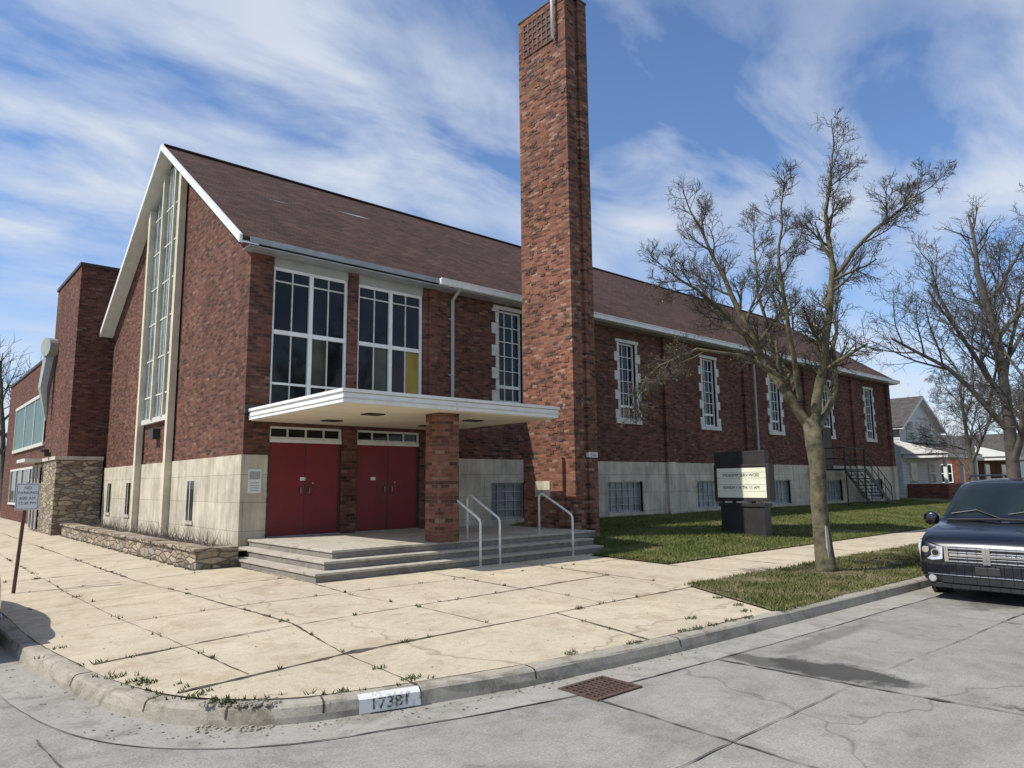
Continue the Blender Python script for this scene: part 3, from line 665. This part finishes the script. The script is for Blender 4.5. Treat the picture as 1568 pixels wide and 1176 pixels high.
# ------------------------------------------------------------ marquee sign
sg=empty('marquee_sign'); sx=12.2; gz=.12
mb=MB(); mb.box(sx-.16,-5.75,gz-.1,sx+.16,-4.4,.98,0); mb.box(sx-.2,-5.79,.9,sx+.2,-4.36,.985,0)
mb.tube([(sx,-5.35,.98),(sx,-5.35,1.07)],.06,8,1); mb.tube([(sx,-4.75,.98),(sx,-4.75,1.07)],.06,8,1)
mb.box(sx-.14,-5.93,1.04,sx+.14,-4.22,2.06,1); mb.box(sx-.1,-5.80,2.061,sx+.1,-4.22,2.43,0)
mb.box(sx-.15,-5.93,1.04,sx-.1401,-5.86,2.06,2);mb.box(sx-.15,-4.29,1.04,sx-.1401,-4.22,2.06,2);mb.box(sx-.15,-5.86,1.99,sx-.1401,-4.29,2.06,2);mb.box(sx-.15,-5.86,1.04,sx-.1401,-4.29,1.10,2)
mb.obj('cabinet',['darkm','black','bronze'],sg,bevel=.01)
mb=MB(); mb.box(sx-.149,-5.83,1.14,sx-.141,-4.32,1.96,0)
for z in (1.32,1.5,1.68,1.84): mb.box(sx-.153,-5.83,z-.004,sx-.1495,-4.32,z+.004,1)
mb.obj('letter_board',['board','panel'],sg)
text('WORSHIP SERV WCES',.115,(sx-.155,-5.07,1.76),R_X,'black',sg,'letters_top',sx=1.0,ext=.001)
text('SUNDAY A TH. 11 AM',.115,(sx-.155,-5.07,1.42),R_X,'black',sg,'letters_bottom',sx=1.0,ext=.001)
# ------------------------------------------------------------ no parking sign
npz=empty('no_parking_sign')
mb=MB(); mb.tube([(-4.19,-1.5,-.1),(-4.11,-1.48,1.70)],.028,8); mb.obj('post',['rust'],npz)
n_=Vector((-.25,-.95,0)).normalized(); e_=Vector((.95,-.25,0)).normalized()
c_=Vector((-4.11,-1.53,1.47)); mb=MB(); mb.obox(c_,e_*.165,n_*.004,(0,0,.22)); mb.obox(c_+n_*.006,e_*.15,n_*.001,(0,0,.205),1); mb.obox(c_+n_*.008,e_*.143,n_*.001,(0,0,.198),0)
mb.obj('plate',['white','bronze'],npz)
for i,(s_,z_) in enumerate((('NO',1.61),('PARKING',1.53),('8:00 AM',1.44),('12:30 PM',1.36))):
    q=c_+n_*.0105; text(s_,.065,(q.x,q.y,z_),(math.pi/2,0,math.atan2(e_.y,e_.x)),'bronze',npz,'text_%d'%i,ext=.0005)
# ------------------------------------------------------------ fire stairs
fs=empty('fire_escape_stairs'); mb=MB()
mb.box(27.6,-1.3,2.05,29.9,-.2,2.12)
for x in (27.7,29.8): mb.tube([(x,-1.25,.2),(x,-1.25,3.1)],.03,6)
for z in (2.6,3.1): mb.tube([(27.7,-1.25,z),(29.8,-1.25,z)],.022,6); mb.tube([(27.7,-1.25,z),(27.7,-.2,z)],.022,6)
n=10
for k in range(n):
    t=(k+.5)/n; x=29.9+t*2.9; z=2.1-t*1.75; mb.box(x-.14,-1.25,z-.02,x+.14,-.3,z+.01)
for y in (-1.28,-.28):
    mb.obox((31.35,y,1.15),(1.5,0,-.92),(0,.015,0),(.05,0,.09))
    for zz in (.5,.95): mb.tube([(29.8,y,2.12+zz),(32.8,y,.32+zz)],.022,6)
    for k in range(5): t=k/4; mb.tube([(29.8+3*t,y,2.1-1.8*t),(29.8+3*t,y,3.07-1.8*t)],.018,6)
mb.obj('stair_steel',['black'],fs)
mb=MB(); mb.box(28.2,-.06,2.12,29.1,-.005,4.15); mb.obj('exit_door',['bronze'],fs)
# ------------------------------------------------------------ houses
def house(name,x0,x1,y0,y1,h,rh,wallm,porch=True,axis='x'):
    e=empty(name); m=MB(); zb=.1
    m.box(x0,y0,zb-.4,x1,y1,h)
    ym=(y0+y1)/2; xm=(x0+x1)/2
    if axis=='y':
        m.quad([(x0,y0,h),(x1,y0,h),(xm,y0,h+rh)]);m.quad([(x1,y1,h),(x0,y1,h),(xm,y1,h+rh)])
    else:
        m.quad([(x0,y1,h),(x0,y0,h),(x0,ym,h+rh)]);m.quad([(x1,y0,h),(x1,y1,h),(x1,ym,h+rh)])
    m.obj('walls',[wallm],e)
    m=MB(); o=.4
    if axis=='y':
        k=rh/(xm-x0)
        for s,xe in ((0,x0-o),(1,x1+o)): 
            p=[(xe,y0-o,h-o*k),(xm,y0-o,h+rh),(xm,y1+o,h+rh),(xe,y1+o,h-o*k)]; m.quad([(a,b,c+.1) for a,b,c in p]); m.quad([(a,b,c-.02) for a,b,c in p][::-1],1)
            m.quad([p[0][:2]+(p[0][2]+.1,),p[1][:2]+(p[1][2]+.1,),p[1][:2]+(p[1][2]-.1,),p[0][:2]+(p[0][2]-.1,)],1)
    else:
        k=rh/(ym-y0)
        for ye in (y0-o,y1+o):
            p=[(x0-o,ye,h-o*k),(x1+o,ye,h-o*k),(x1+o,ym,h+rh),(x0-o,ym,h+rh)]; m.quad([(a,b,c+.1) for a,b,c in p]); m.quad([(a,b,c-.02) for a,b,c in p][::-1],1)
            m.quad([p[0][:2]+(p[0][2]+.1,),p[1][:2]+(p[1][2]+.1,),p[1][:2]+(p[1][2]-.1,),p[0][:2]+(p[0][2]-.1,)],1)
    m.obj('roof',['roofd','white'],e)
    m=MB()
    zs=[1.3]+([4.0] if h>4.5 else [])
    for z in zs:
        for fx_ in (.25,.72):
            x=x0+(x1-x0)*fx_; m.box(x-.6,y0-.06,z,x+.6,y0-.01,z+1.4,0); m.box(x-.52,y0-.075,z+.08,x+.52,y0-.061,z+.66,1); m.box(x-.52,y0-.075,z+.74,x+.52,y0-.061,z+1.32,1)
            y=y0+(y1-y0)*fx_; m.box(x0-.06,y-.5,z,x0-.01,y+.5,z+1.4,0); m.box(x0-.075,y-.42,z+.08,x0-.061,y+.42,z+.66,1); m.box(x0-.075,y-.42,z+.74,x0-.061,y+.42,z+1.32,1)
    if wallm=='siding':
        z=.3
        while z<h: m.box(x0-.012,y0-.012,z,x1,y0-.001,z+.012,2); m.box(x0-.012,y0,z,x0-.001,y1,z+.012,2); z+=.2
    m.obj('windows',['white','glass','panel'],e)
    if porch:
        m=MB(); py=y0-2.4
        m.box(x0+.3,py,0,x1-.5,y0-.08,.6,2); m.box(x0+.3,py,.6,x0+.45,y0-.08,1.3,2); m.box(x0+.46,py,.6,xm,py+.15,1.3,2)
        for x in (x0+.45,xm,x1-.7): m.box(x,py+.05,1.3 if x<xm+.1 else .6,x+.2,py+.25,2.9,0)
        m.box(x0,py-.2,2.9,x1-.2,y0-.08,3.15,0)
        m.quad([(x0-.1,py-.3,3.16),(x1-.1,py-.3,3.16),(x1-.1,y0-.01,4.0),(x0-.1,y0-.01,4.0)],1); m.quad([(x0-.1,py-.3,3.16),(x0-.1,y0-.01,4.0),(x0-.1,y0-.01,3.16)],0)
        m.obj('porch',['white','roofd','brick3'],e)
    return e
house('white_house',42,49,1.4,11,5.0,2.0,'siding',True,'y')
house('brick_house',54,63,.6,9,3.4,1.8,'brick3',True,'x')
house('white_house.001',67,76,1,9,3.4,2.2,'siding',False,'y')
house('brick_house.001',80,89,.5,9,3.6,2.2,'brick3',False,'x')
house('white_house.002',94,103,1,9,3.6,2.2,'siding',False,'y')
# ------------------------------------------------------------ trees
class Tree:
    def __init__(s,seed): s.mb=MB(); s.r=random.Random(seed); s.tips=[]; s.minr=.0045; s.dens={0:8,1:7,2:6,3:4,4:3}; s.lr=(.48,.74)
    def path(s,p,d,L,r,n,wig,up):
        pts=[p];rs=[r];d=d.copy()
        for i in range(n):
            d=(d+Vector((s.r.gauss(0,wig),s.r.gauss(0,wig),s.r.gauss(0,wig)+up))).normalized()
            p=p+d*(L/n); pts.append(p); rs.append(r*(1-.62*(i+1)/n))
        return pts,rs
    def grow(s,p,d,L,r,lev,maxlev,up=.05):
        n=5 if lev<=2 else 3
        pts,rs=s.path(p,d,L,r,n,.10,up); s.mb.tube(pts,rs,5 if lev<=1 else 3,0 if r>.03 else 1,False)
        if lev>=maxlev: s.tips.append(pts[-1]); s.tips.append(pts[-2]); return
        s.kids(pts,rs,L,lev,maxlev,up)
    def kids(s,pts,rs,L,lev,maxlev,up,t0=.2,dens=None):
        k=dens or s.dens.get(lev,3)
        for i in range(k):
            t=t0+(1-t0)*(i+s.r.random()*.8)/k; t=min(t,.98); f=t*(len(pts)-1); j=int(f); q=pts[j].lerp(pts[j+1],f-j)
            ax=(pts[j+1]-pts[j]).normalized(); o=ax.orthogonal(); o.rotate(Matrix.Rotation(s.r.uniform(0,6.283),3,ax))
            an=math.radians(s.r.uniform(24,52)); d=(ax*math.cos(an)+o*math.sin(an)); 
            rr=(rs[j]*(1-(f-j))+rs[j+1]*(f-j))
            s.grow(q,d.normalized(),L*s.r.uniform(*s.lr)*(1.12-.45*t),max(rr*.58,s.minr),lev+1,maxlev,up)
def limb(T,P,r0,r1,maxlev,L,dens,up=.06,t0=.25):
    Q=[Vector(p) for p in P]; pts=[]
    for i in range(len(Q)-1):
        for k in range(3): pts.append(Q[i].lerp(Q[i+1],k/3)+Vector((T.r.gauss(0,.025),T.r.gauss(0,.025),0)) if (i or k) else Q[0])
    pts.append(Q[-1]); n=len(pts); rs=[r0+(r1-r0)*i/(n-1) for i in range(n)]
    T.mb.tube(pts,rs,8,0,False); T.kids(pts,rs,L,0,maxlev,up,t0,dens); 
    T.grow(pts[-1],(pts[-1]-pts[-2]).normalized(),L*.5,r1,1,maxlev,up)
TB=Vector((7.11,-9.63,0)); RV=Vector((.7491,-.6625,0)); FV=Vector((.6625,.7491,0))
def tp(s,h,d=0): return TB+RV*s+FV*d+Vector((0,0,h))
T=Tree(23)
T.mb.tube([tp(.02,-.15),tp(.0,.05),tp(-.03,.6),tp(-.05,1.2),tp(-.02,1.8),tp(-.05,2.3),tp(-.1,2.75)],[.23,.18,.155,.145,.145,.165,.14],12,0)
ML=4
limb(T,[tp(-.08,2.4),tp(-.45,3.2,.1),tp(-.8,3.95,.3),tp(-1.15,4.9,.4),tp(-1.6,6.0,.5),tp(-1.9,6.8,.5)],.11,.022,ML,1.55,13)
limb(T,[tp(-.85,4.1,.3),tp(-1.5,4.7,0),tp(-2.2,5.2,-.3),tp(-2.7,5.5,-.4)],.055,.014,ML,1.15,10)
limb(T,[tp(-.05,2.5),tp(.12,3.4,-.1),tp(.25,4.3,-.2),tp(.45,5.6,-.2),tp(.5,6.8,0),tp(.75,8.0,.1)],.11,.02,ML,1.5,15)
limb(T,[tp(.42,5.4,-.2),tp(1.0,6.1,-.5),tp(1.6,6.6,-.6),tp(2.0,6.9,-.7)],.045,.012,ML,1.2,9)
limb(T,[tp(0,2.5),tp(.45,3.1,.2),tp(.75,3.9,.6),tp(1.0,4.9,1.0),tp(1.2,5.8,1.2)],.08,.016,ML,1.3,10)
limb(T,[tp(-.2,3.3,.3),tp(-.3,4.2,1.0),tp(-.4,5.6,1.5),tp(-.3,6.8,1.8)],.06,.015,ML,1.4,9)
limb(T,[tp(-.3,3.1,-.1),tp(-.7,4.2,-.8),tp(-.9,5.4,-1.1),tp(-.9,6.4,-1.3)],.055,.014,ML,1.3,9)
limb(T,[tp(-.5,3.5,0),tp(-1.4,3.9,-.3),tp(-2.3,4.0,-.5),tp(-3.0,3.7,-.6),tp(-3.4,3.2,-.6)],.04,.010,ML,1.0,9,-.04,.4)
tree=T.mb.obj('bare_tree',['bark','twig'],smooth=True)
bm_=MB(); rr=random.Random(2)
for p in T.tips:
    if rr.random()<.12:
        s=rr.uniform(.009,.018); a=Vector((rr.gauss(0,1),rr.gauss(0,1),rr.gauss(0,1))).normalized()*s; b=a.orthogonal().normalized()*s*.7; bm_.quad([p-a,p+b,p+a,p-b])
bm_.obj('buds',['bud'],tree)
sc_=MB(); sc_.tube([tp(-.0,.08,-.085),tp(-.01,.4,-.095),tp(-.02,.75,-.085),tp(-.02,.95,-.07)],[.085,.078,.07,.04],8); sc_.obj('trunk_scar',['step'],tree)
dr=MB(); 
for k in range(300):
    a=rr.uniform(0,6.28); q=.2+abs(rr.gauss(0,.18)); x=TB.x+q*math.cos(a);y=TB.y+q*math.sin(a); s=.03; dr.obox((x,y,-.065),(s,0,0),(0,s,.01),(0,0,.02))
dr.obj('root_soil',['dirt'],tree)
def gentree(name,x,y,h,r0,seed,maxlev=4,z=0,nl=8,spread=.5,low=.3,mat='twig2',minr=.008):
    T=Tree(seed); T.minr=minr; T.lr=(.45,.66); T.dens={0:8,1:7,2:5,3:4}; b=Vector((x,y,z))
    pts,rs=T.path(b,Vector((0,0,1)),h*.82,r0,8,.05,.1); T.mb.tube([b-Vector((0,0,.3))]+pts,[r0*1.25]+rs,8,0,False)
    for i in range(nl):
        t=low+(.95-low)*(i+.5)/nl; f=t*8; j=int(f); q=pts[j]; an=T.r.uniform(0,6.283)
        d=Vector((math.cos(an)*spread*1.3,math.sin(an)*spread*1.3,.8)).normalized()
        T.grow(q,d,h*.5*(1.15-.55*t),rs[j]*.6,0 if maxlev>3 else 1,maxlev,.05)
    T.grow(pts[-1],Vector((0,0,1)),h*.2,rs[-1],1,maxlev,.05)
    return T.mb.obj(name,['bark' if mat=='twig' else 'twig2',mat],smooth=True)
gentree('bare_tree.001',20.3,-9.5,9.8,.22,5,4,nl=8,minr=.007)
gentree('bare_tree.002',32,-9.6,9.5,.19,6,4,nl=6)
gentree('bare_tree.003',44,-9.6,9.5,.2,8,4,nl=6,minr=.01)
gentree('bare_tree.004',38,-3.6,7.8,.16,9,4,nl=6,minr=.009)
gentree('bare_tree.005',51,-4.5,9,.2,10,4,nl=6,minr=.012)
gentree('bare_tree.006',-6,52,15,.3,12,3,nl=12,minr=.02)
gentree('bare_tree.007',2,62,15,.3,13,3,nl=12,minr=.02)
T=Tree(31); T.minr=.02; T.lr=(.42,.62); T.dens={2:5,3:4}; rr=random.Random(44)
for k in range(40):
    x=rr.uniform(60,190); y=rr.uniform(12,45) if rr.random()<.7 else -9.6-rr.random()*12
    h=rr.uniform(9,15); b=Vector((x,y,0)); pts,rs=T.path(b,Vector((0,0,1)),h*.8,.22,6,.05,.1); T.mb.tube(pts,rs,5,0,False)
    for i in range(9):
        j=1+i%5; an=T.r.uniform(0,6.283); T.grow(pts[j],Vector((math.cos(an)*.7,math.sin(an)*.7,.8)).normalized(),h*.4,.07,2,4,.05)
T.mb.obj('distant_bare_trees',['twig2','twig2'])
# ------------------------------------------------------------ vehicles
def carpaint(name,c):
    m,nt,b=NM(name); b.inputs['Roughness'].default_value=.25; b.inputs['Metallic'].default_value=.2
    b.inputs['Coat Weight'].default_value=1; b.inputs['Coat Roughness'].default_value=.03
    nt.links.new(ramp(nt,noise(nt,ocoord(nt),2),[(.3,tuple(x*.85 for x in c)),(.7,tuple(x*1.1 for x in c))]),b.inputs['Base Color']); return m
M['navy']=carpaint('navy_paint',(.005,.007,.013)); M['redcar']=carpaint('car_red',(.25,.01,.012))
M['cglass']=glassm('car_glass',(.014,.022,.022),.02,.6,.3)
M['chrome']=plain('chrome',(.75,.75,.76),.12,1,var=.03)
M['tyre']=plain('tyre',(.02,.02,.02),.85,var=.2)
M['lens']=plain('headlight_lens',(.62,.64,.66),.08,.4,var=.2,scale=20,coat=1)
M['amber']=plain('amber_lens',(.5,.18,.02),.15,var=.1); M['tail']=plain('tail_lens',(.35,.01,.01),.15,var=.1,coat=1)
M['alloy']=plain('alloy_wheel',(.5,.5,.51),.3,.8,var=.05)
def loft(name,stations,Tm,mats,parent,gl_front,gl_side,gl_rear):
    V=[];F=[];MI=[]
    for l,zb,ze,zt,w,wt in stations:
        half=[(w*.55,zb),(w*.9,zb+.01),(w,zb+.12),(w*1.0,zb+(ze-zb)*.55),(w*.985,ze-.05),(w*.95,ze),(w*.95+(wt-w*.95)*.5,ze+(zt-ze)*.55),(wt,zt-(zt-ze)*.1),(wt*.86,zt-.005),(wt*.45,zt+.012)]
        ring=[(s,z) for s,z in half]+[(-s,z) for s,z in half[::-1]]
        V+= [Tm(l,s,z) for s,z in ring]
    n=20
    for i in range(len(stations)-1):
        lm=(stations[i][0]+stations[i+1][0])/2
        for k in range(n):
            k2=(k+1)%n; F.append((i*n+k,i*n+k2,(i+1)*n+k2,(i+1)*n+k)); mi=0
            side=k in (5,6,12,13); top=k in (6,7,8,9,10,11,12)
            if side and gl_side[0]<lm<gl_side[1]: mi=1
            if top and gl_front[0]<lm<gl_front[1] : mi=1
            if top and gl_rear[0]<lm<gl_rear[1]: mi=1
            if k==19: mi=2
            MI.append(mi)
    F.append(tuple(range(n))); MI.append(0); F.append(tuple(range((len(stations)-1)*n,len(stations)*n))[::-1]); MI.append(0)
    me=D.meshes.new(name); me.from_pydata(V,[],F)
    for m in mats: me.materials.append(M[m])
    me.polygons.foreach_set('material_index',MI); me.polygons.foreach_set('use_smooth',[True]*len(F))
    bm=bmesh.new(); bm.from_mesh(me); bmesh.ops.recalc_face_normals(bm,faces=bm.faces); bm.to_mesh(me); bm.free()
    o=D.objects.new(name,me); SC.collection.objects.link(o); o.parent=parent
    s=o.modifiers.new('s','SUBSURF'); s.levels=2; s.render_levels=2; return o
def wheel(mb,c,ax,r=.34,w=.2):
    c=Vector(c);ax=Vector(ax).normalized()
    mb.tube([c-ax*w/2,c-ax*w*.42,c+ax*w*.42,c+ax*w/2],[r*.93,r,r,r*.93],28,0)
    for s in (-1,1):
        q=c+ax*s*(w/2); mb.tube([q-ax*.01*s,q+ax*.006*s],[r*.66,r*.64],24,1)
        mb.tube([q+ax*.004*s,q+ax*.012*s],[r*.6,r*.56],24,2)
        up=Vector((0,0,1)); o=ax.cross(up)
        for k in range(5):
            a=k*2*math.pi/5; d=up*math.cos(a)+o*math.sin(a); e=ax.cross(d)
            mb.obox(q+ax*.012*s+d*r*.33,d*r*.3,e*r*.07,ax*.008,1)
        mb.tube([q,q+ax*.025*s],[r*.14,r*.12],12,1)
van=empty('minivan'); vx,vy,vz=6.35,-12.40,ZR0+.004
def Tv(l,s,z): return (vx+l,vy+s,vz+z)
loft('body',[(0.02,.30,.62,.70,.74,.62),(.05,.24,.74,.80,.90,.78),(.12,.22,.86,.91,.96,.86),(.34,.22,.97,1.02,.99,.90),(.76,.22,1.04,1.10,1.0,.90),(1.0,.22,1.07,1.13,1.0,.90),(1.06,.22,1.07,1.17,1.0,.90),(1.58,.22,1.08,1.60,1.0,.85),(1.80,.22,1.09,1.75,1.0,.83),(1.95,.22,1.09,1.79,1.0,.83),(2.4,.22,1.09,1.82,1.0,.82),(3.6,.22,1.10,1.84,1.0,.81),(4.6,.23,1.10,1.80,.99,.79),(4.85,.26,1.10,1.68,.97,.75),(5.08,.3,1.0,1.1,.93,.68),(5.12,.36,.9,.98,.86,.6)],
     Tv,['navy','cglass','black'],van,(1.03,1.75),(1.7,4.7),(4.8,5.0))
mb=MB()
for l in (.95,4.05):
    for s in (-.9,.9): wheel(mb,Tv(l,s,.34),(0,1,0))
mb.obj('wheels',['tyre','alloy','black'],van,smooth=False)
mb=MB()
for l in (.95,4.05):
    for s in (-1,1):
        P=[Tv(l+.40*math.cos(a),s*1.0,.33+.40*math.sin(a)) for a in [math.pi*k/12 for k in range(13)]]; mb.tube(P,.03,6,0)
        c=Vector(Tv(l,s*.94,.34)); mb.tube([c,c+Vector((0,s*.064,0))],[.385,.385],24,0)
mb.obj('wheel_arches',['black'],van)
def fc(s): return .03+ .26*max(0,abs(s)-.40)**2
mb=MB()
def bar(s0,s1,z0,z1,th,mi,out=0,n=8):
    for k in range(n):
        a=s0+(s1-s0)*k/n;b=s0+(s1-s0)*(k+1)/n
        la=fc(a)-out;lb=fc(b)-out
        A=[Tv(la,a,z0),Tv(lb,b,z0),Tv(lb,b,z1),Tv(la,a,z1)];B=[(x+th,y,z) for x,y,z in A]; m0=len(mb.v); mb.v+=A+B
        for q in ((0,3,2,1),(4,5,6,7),(0,1,5,4),(2,3,7,6),(0,4,7,3),(1,2,6,5)): mb.f.append(tuple(m0+i for i in q)); mb.m.append(mi)
bar(-.50,.50,.58,.80,.14,0,.05)
for z in (.585,.635,.72,.775): bar(-.50,.50,z,z+.018,.03,1,.065)
bar(-.05,.05,.565,.81,.03,1,.080,2); bar(-.49,.49,.668,.708,.03,1,.076)
bar(-.56,-.50,.58,.80,.1,1,.062,2); bar(.50,.56,.58,.80,.1,1,.062,2)
bar(-.62,.62,.27,.38,.12,0,.05)
bar(-.92,.92,.40,.56,.16,3,.058,18)
bar(-.82,.82,.382,.396,.03,1,.066,16)
bar(-.88,.88,.19,.26,.12,0,.03,14)
bar(-.16,.16,.42,.53,.02,2,.078,2)
for s in (-.76,.76): 
    c=Vector(Tv(fc(s)-.05,s,.32)); mb.tube([c,c+Vector((.04,0,0))],.055,12,4); mb.tube([c+Vector((.005,0,0)),c+Vector((.04,0,0))],.075,12,0)
mb.obj('front_fascia',['black','chrome','darkm','navy','lens'],van,bevel=.006)
mb=MB()
for sg_ in (-1,1):
    P=[(.585,.62),(.585,.80),(.78,.86),(.97,.89),(.98,.77),(.94,.63),(.74,.595)]
    def hl(s,z,o): return Tv(fc(s)+(.0 if s<.85 else .09)+max(0,(z-.68))*.4-o,s*sg_,z)
    A=[hl(s,z,.075) for s,z in P];B=[hl(s,z,-.1) for s,z in P]; n0=len(mb.v); mb.v+=A+B; n=len(P)
    mb.f.append(tuple(range(n0,n0+n))[::sg_]);mb.m.append(0)
    for k in range(n): k2=(k+1)%n; mb.f.append((n0+k,n0+k2,n0+n+k2,n0+n+k)); mb.m.append(1)
    q=Vector(hl(.68,.71,.085)); mb.tube([q,q+Vector((.02,0,0))],.062,14,1); mb.tube([q-Vector((.005,0,0)),q+Vector((.02,0,0))],.045,14,4); q=Vector(hl(.83,.75,.085)); mb.tube([q,q+Vector((.02,0,0))],.05,14,3)
    q=Vector(hl(.91,.71,.09)); mb.tube([q,q+Vector((.02,0,0))],.03,10,2)
mb.obj('headlights',['lens','chrome','amber','chrome','black'],van)
mb=MB()
for s in (-1,1):
    c=Vector(Tv(1.45,s*1.17,1.16)); mb.tube([c+Vector((-.05,0,0)),c+Vector((-.03,0,0)),c+Vector((.06,0,0)),c+Vector((.09,0,0))],[.06,.12,.12,.09],12,0); mb.tube([c,Vector(Tv(1.5,s*.93,1.09))],.03,6,0)
mb.obj('mirrors',['navy'],van,smooth=True)
mb=MB()
for s0,s1 in ((-.70,-.04),(.05,.76)): mb.tube([Tv(1.05,s0,1.20),Tv(1.20,(s0+s1)/2,1.32),Tv(1.14,s1,1.26)],.010,5)
mb.tube([Tv(1.03,-.80,1.16),Tv(.99,0,1.185),Tv(1.03,.80,1.16)],.02,6)
for s in (-.72,.72): mb.tube([Tv(2.1,s,1.82),Tv(2.2,s,1.88),Tv(4.3,s,1.89),Tv(4.4,s,1.83)],.018,6)
mb.obj('wipers_and_rails',['black'],van)
car=empty('parked_car'); 
def Tc(l,s,z): return (-5.68+s,-6.15+l,ZR0+.004+z)
loft('body',[(0.02,.32,.6,.66,.62,.5),(.08,.26,.72,.80,.80,.64),(.3,.22,.86,.92,.88,.7),(.75,.22,.9,.98,.9,.68),(1.0,.22,.9,1.08,.9,.66),(1.7,.22,.9,1.42,.9,.6),(2.6,.22,.9,1.44,.9,.6),(3.2,.22,.88,1.2,.9,.62),(3.55,.22,.86,.97,.9,.68),(4.2,.24,.74,.8,.86,.66),(4.6,.3,.55,.6,.65,.5)],Tc,['redcar','cglass','black'],car,(.9,1.5),(1.3,3.2),(2.8,3.5))
mb=MB()
for l in (.85,3.65):
    for s in (-.80,.80): wheel(mb,Tc(l,s,.32),(1,0,0),.32)
mb.obj('wheels',['tyre','alloy','black'],car)
mb=MB()
for s in (-1,1): mb.obox(Tc(.10,s*.70,.72),(.10,0,0),(0,.08,0),(0,0,.07),0)
mb.box(-6.1,-6.19,.0,-5.3,-6.1,.12,1)
mb.obj('tail_lights',['tail','white'],car,bevel=.02)
# ------------------------------------------------------------ light, sky, camera
az=Vector((-.92,.33)).normalized(); el=math.radians(50)
S=Vector((az.x*math.cos(el),az.y*math.cos(el),math.sin(el)))
sl=D.lights.new('sun','SUN'); sl.energy=5.0; sl.angle=math.radians(.5); sl.color=(1,.95,.87)
so=D.objects.new('sun',sl); so.rotation_euler=S.to_track_quat('Z','Y').to_euler(); SC.collection.objects.link(so)
w=D.worlds.new('World'); SC.world=w; w.use_nodes=True; nt=w.node_tree; nt.nodes.clear()
out=nt.nodes.new('ShaderNodeOutputWorld'); bg=nt.nodes.new('ShaderNodeBackground'); bg.inputs[1].default_value=.15
sk=nt.nodes.new('ShaderNodeTexSky'); sk.sky_type='NISHITA'; sk.sun_disc=False; sk.sun_elevation=el; sk.sun_rotation=math.atan2(S.x,S.y); sk.air_density=1.0; sk.dust_density=.3; sk.ozone_density=2.0
tc=nt.nodes.new('ShaderNodeTexCoord'); sp=nt.nodes.new('ShaderNodeSeparateXYZ'); nt.links.new(tc.outputs['Generated'],sp.inputs[0])
mxz=mth(nt,'MAXIMUM',mth(nt,'ADD',sp.outputs[2],.22),.05)
cb=nd(nt,'ShaderNodeCombineXYZ'); nt.links.new(mth(nt,'DIVIDE',sp.outputs[0],mxz),cb.inputs[0]);nt.links.new(mth(nt,'DIVIDE',sp.outputs[1],mxz),cb.inputs[1])
mp=nd(nt,'ShaderNodeMapping'); mp.inputs['Rotation'].default_value=(0,0,math.radians(35)); mp.inputs['Scale'].default_value=(1.0,1.9,1); mp.inputs['Location'].default_value=(5.1,2.2,0); nt.links.new(cb.outputs[0],mp.inputs[0])
n1=noise(nt,mp.outputs[0],1.7,10,.56,.35); n2=noise(nt,cb.outputs[0],.9,3,.5)
m1=ramp(nt,n1,[(.40,0),(.50,.5),(.62,1)]); m2=ramp(nt,n2,[(.36,.2),(.55,1)])
hz=ramp(nt,sp.outputs[2],[(.0,.40),(.25,0)])
mm=mth(nt,'MINIMUM',mth(nt,'ADD',mth(nt,'MULTIPLY',mth(nt,'MULTIPLY',m1,m2),.9),hz),.93)
skt=mix(nt,sk.outputs[0],(.84,.95,1.12),1,'MULTIPLY')
cc=mix(nt,skt,(4.7,5.1,5.7),mm)
nt.links.new(cc,bg.inputs[0]); nt.links.new(bg.outputs[0],out.inputs[0])
f,p,A_,rl,cx,cy=1075.4,.1407,.7242,.0108,-5.8885,-15.726
F=Vector((math.sin(A_),math.cos(A_),0));R=Vector((math.cos(A_),-math.sin(A_),0));Z=Vector((0,0,1))
Fc=F*math.cos(p)+Z*math.sin(p);U=Z*math.cos(p)-F*math.sin(p)
Xc=R*math.cos(rl)-U*math.sin(rl);Yc=R*math.sin(rl)+U*math.cos(rl)
cam=D.cameras.new('camera'); cam.lens=36*f/1568; cam.sensor_width=36; cam.clip_end=3000
co=D.objects.new('camera',cam); Mx=Matrix((Xc,Yc,-Fc)).transposed().to_4x4(); Mx.translation=(cx,cy,1.6); co.matrix_world=Mx; SC.collection.objects.link(co); SC.camera=co
SC.view_settings.view_transform='Standard'; SC.view_settings.look='None'; SC.view_settings.exposure=0
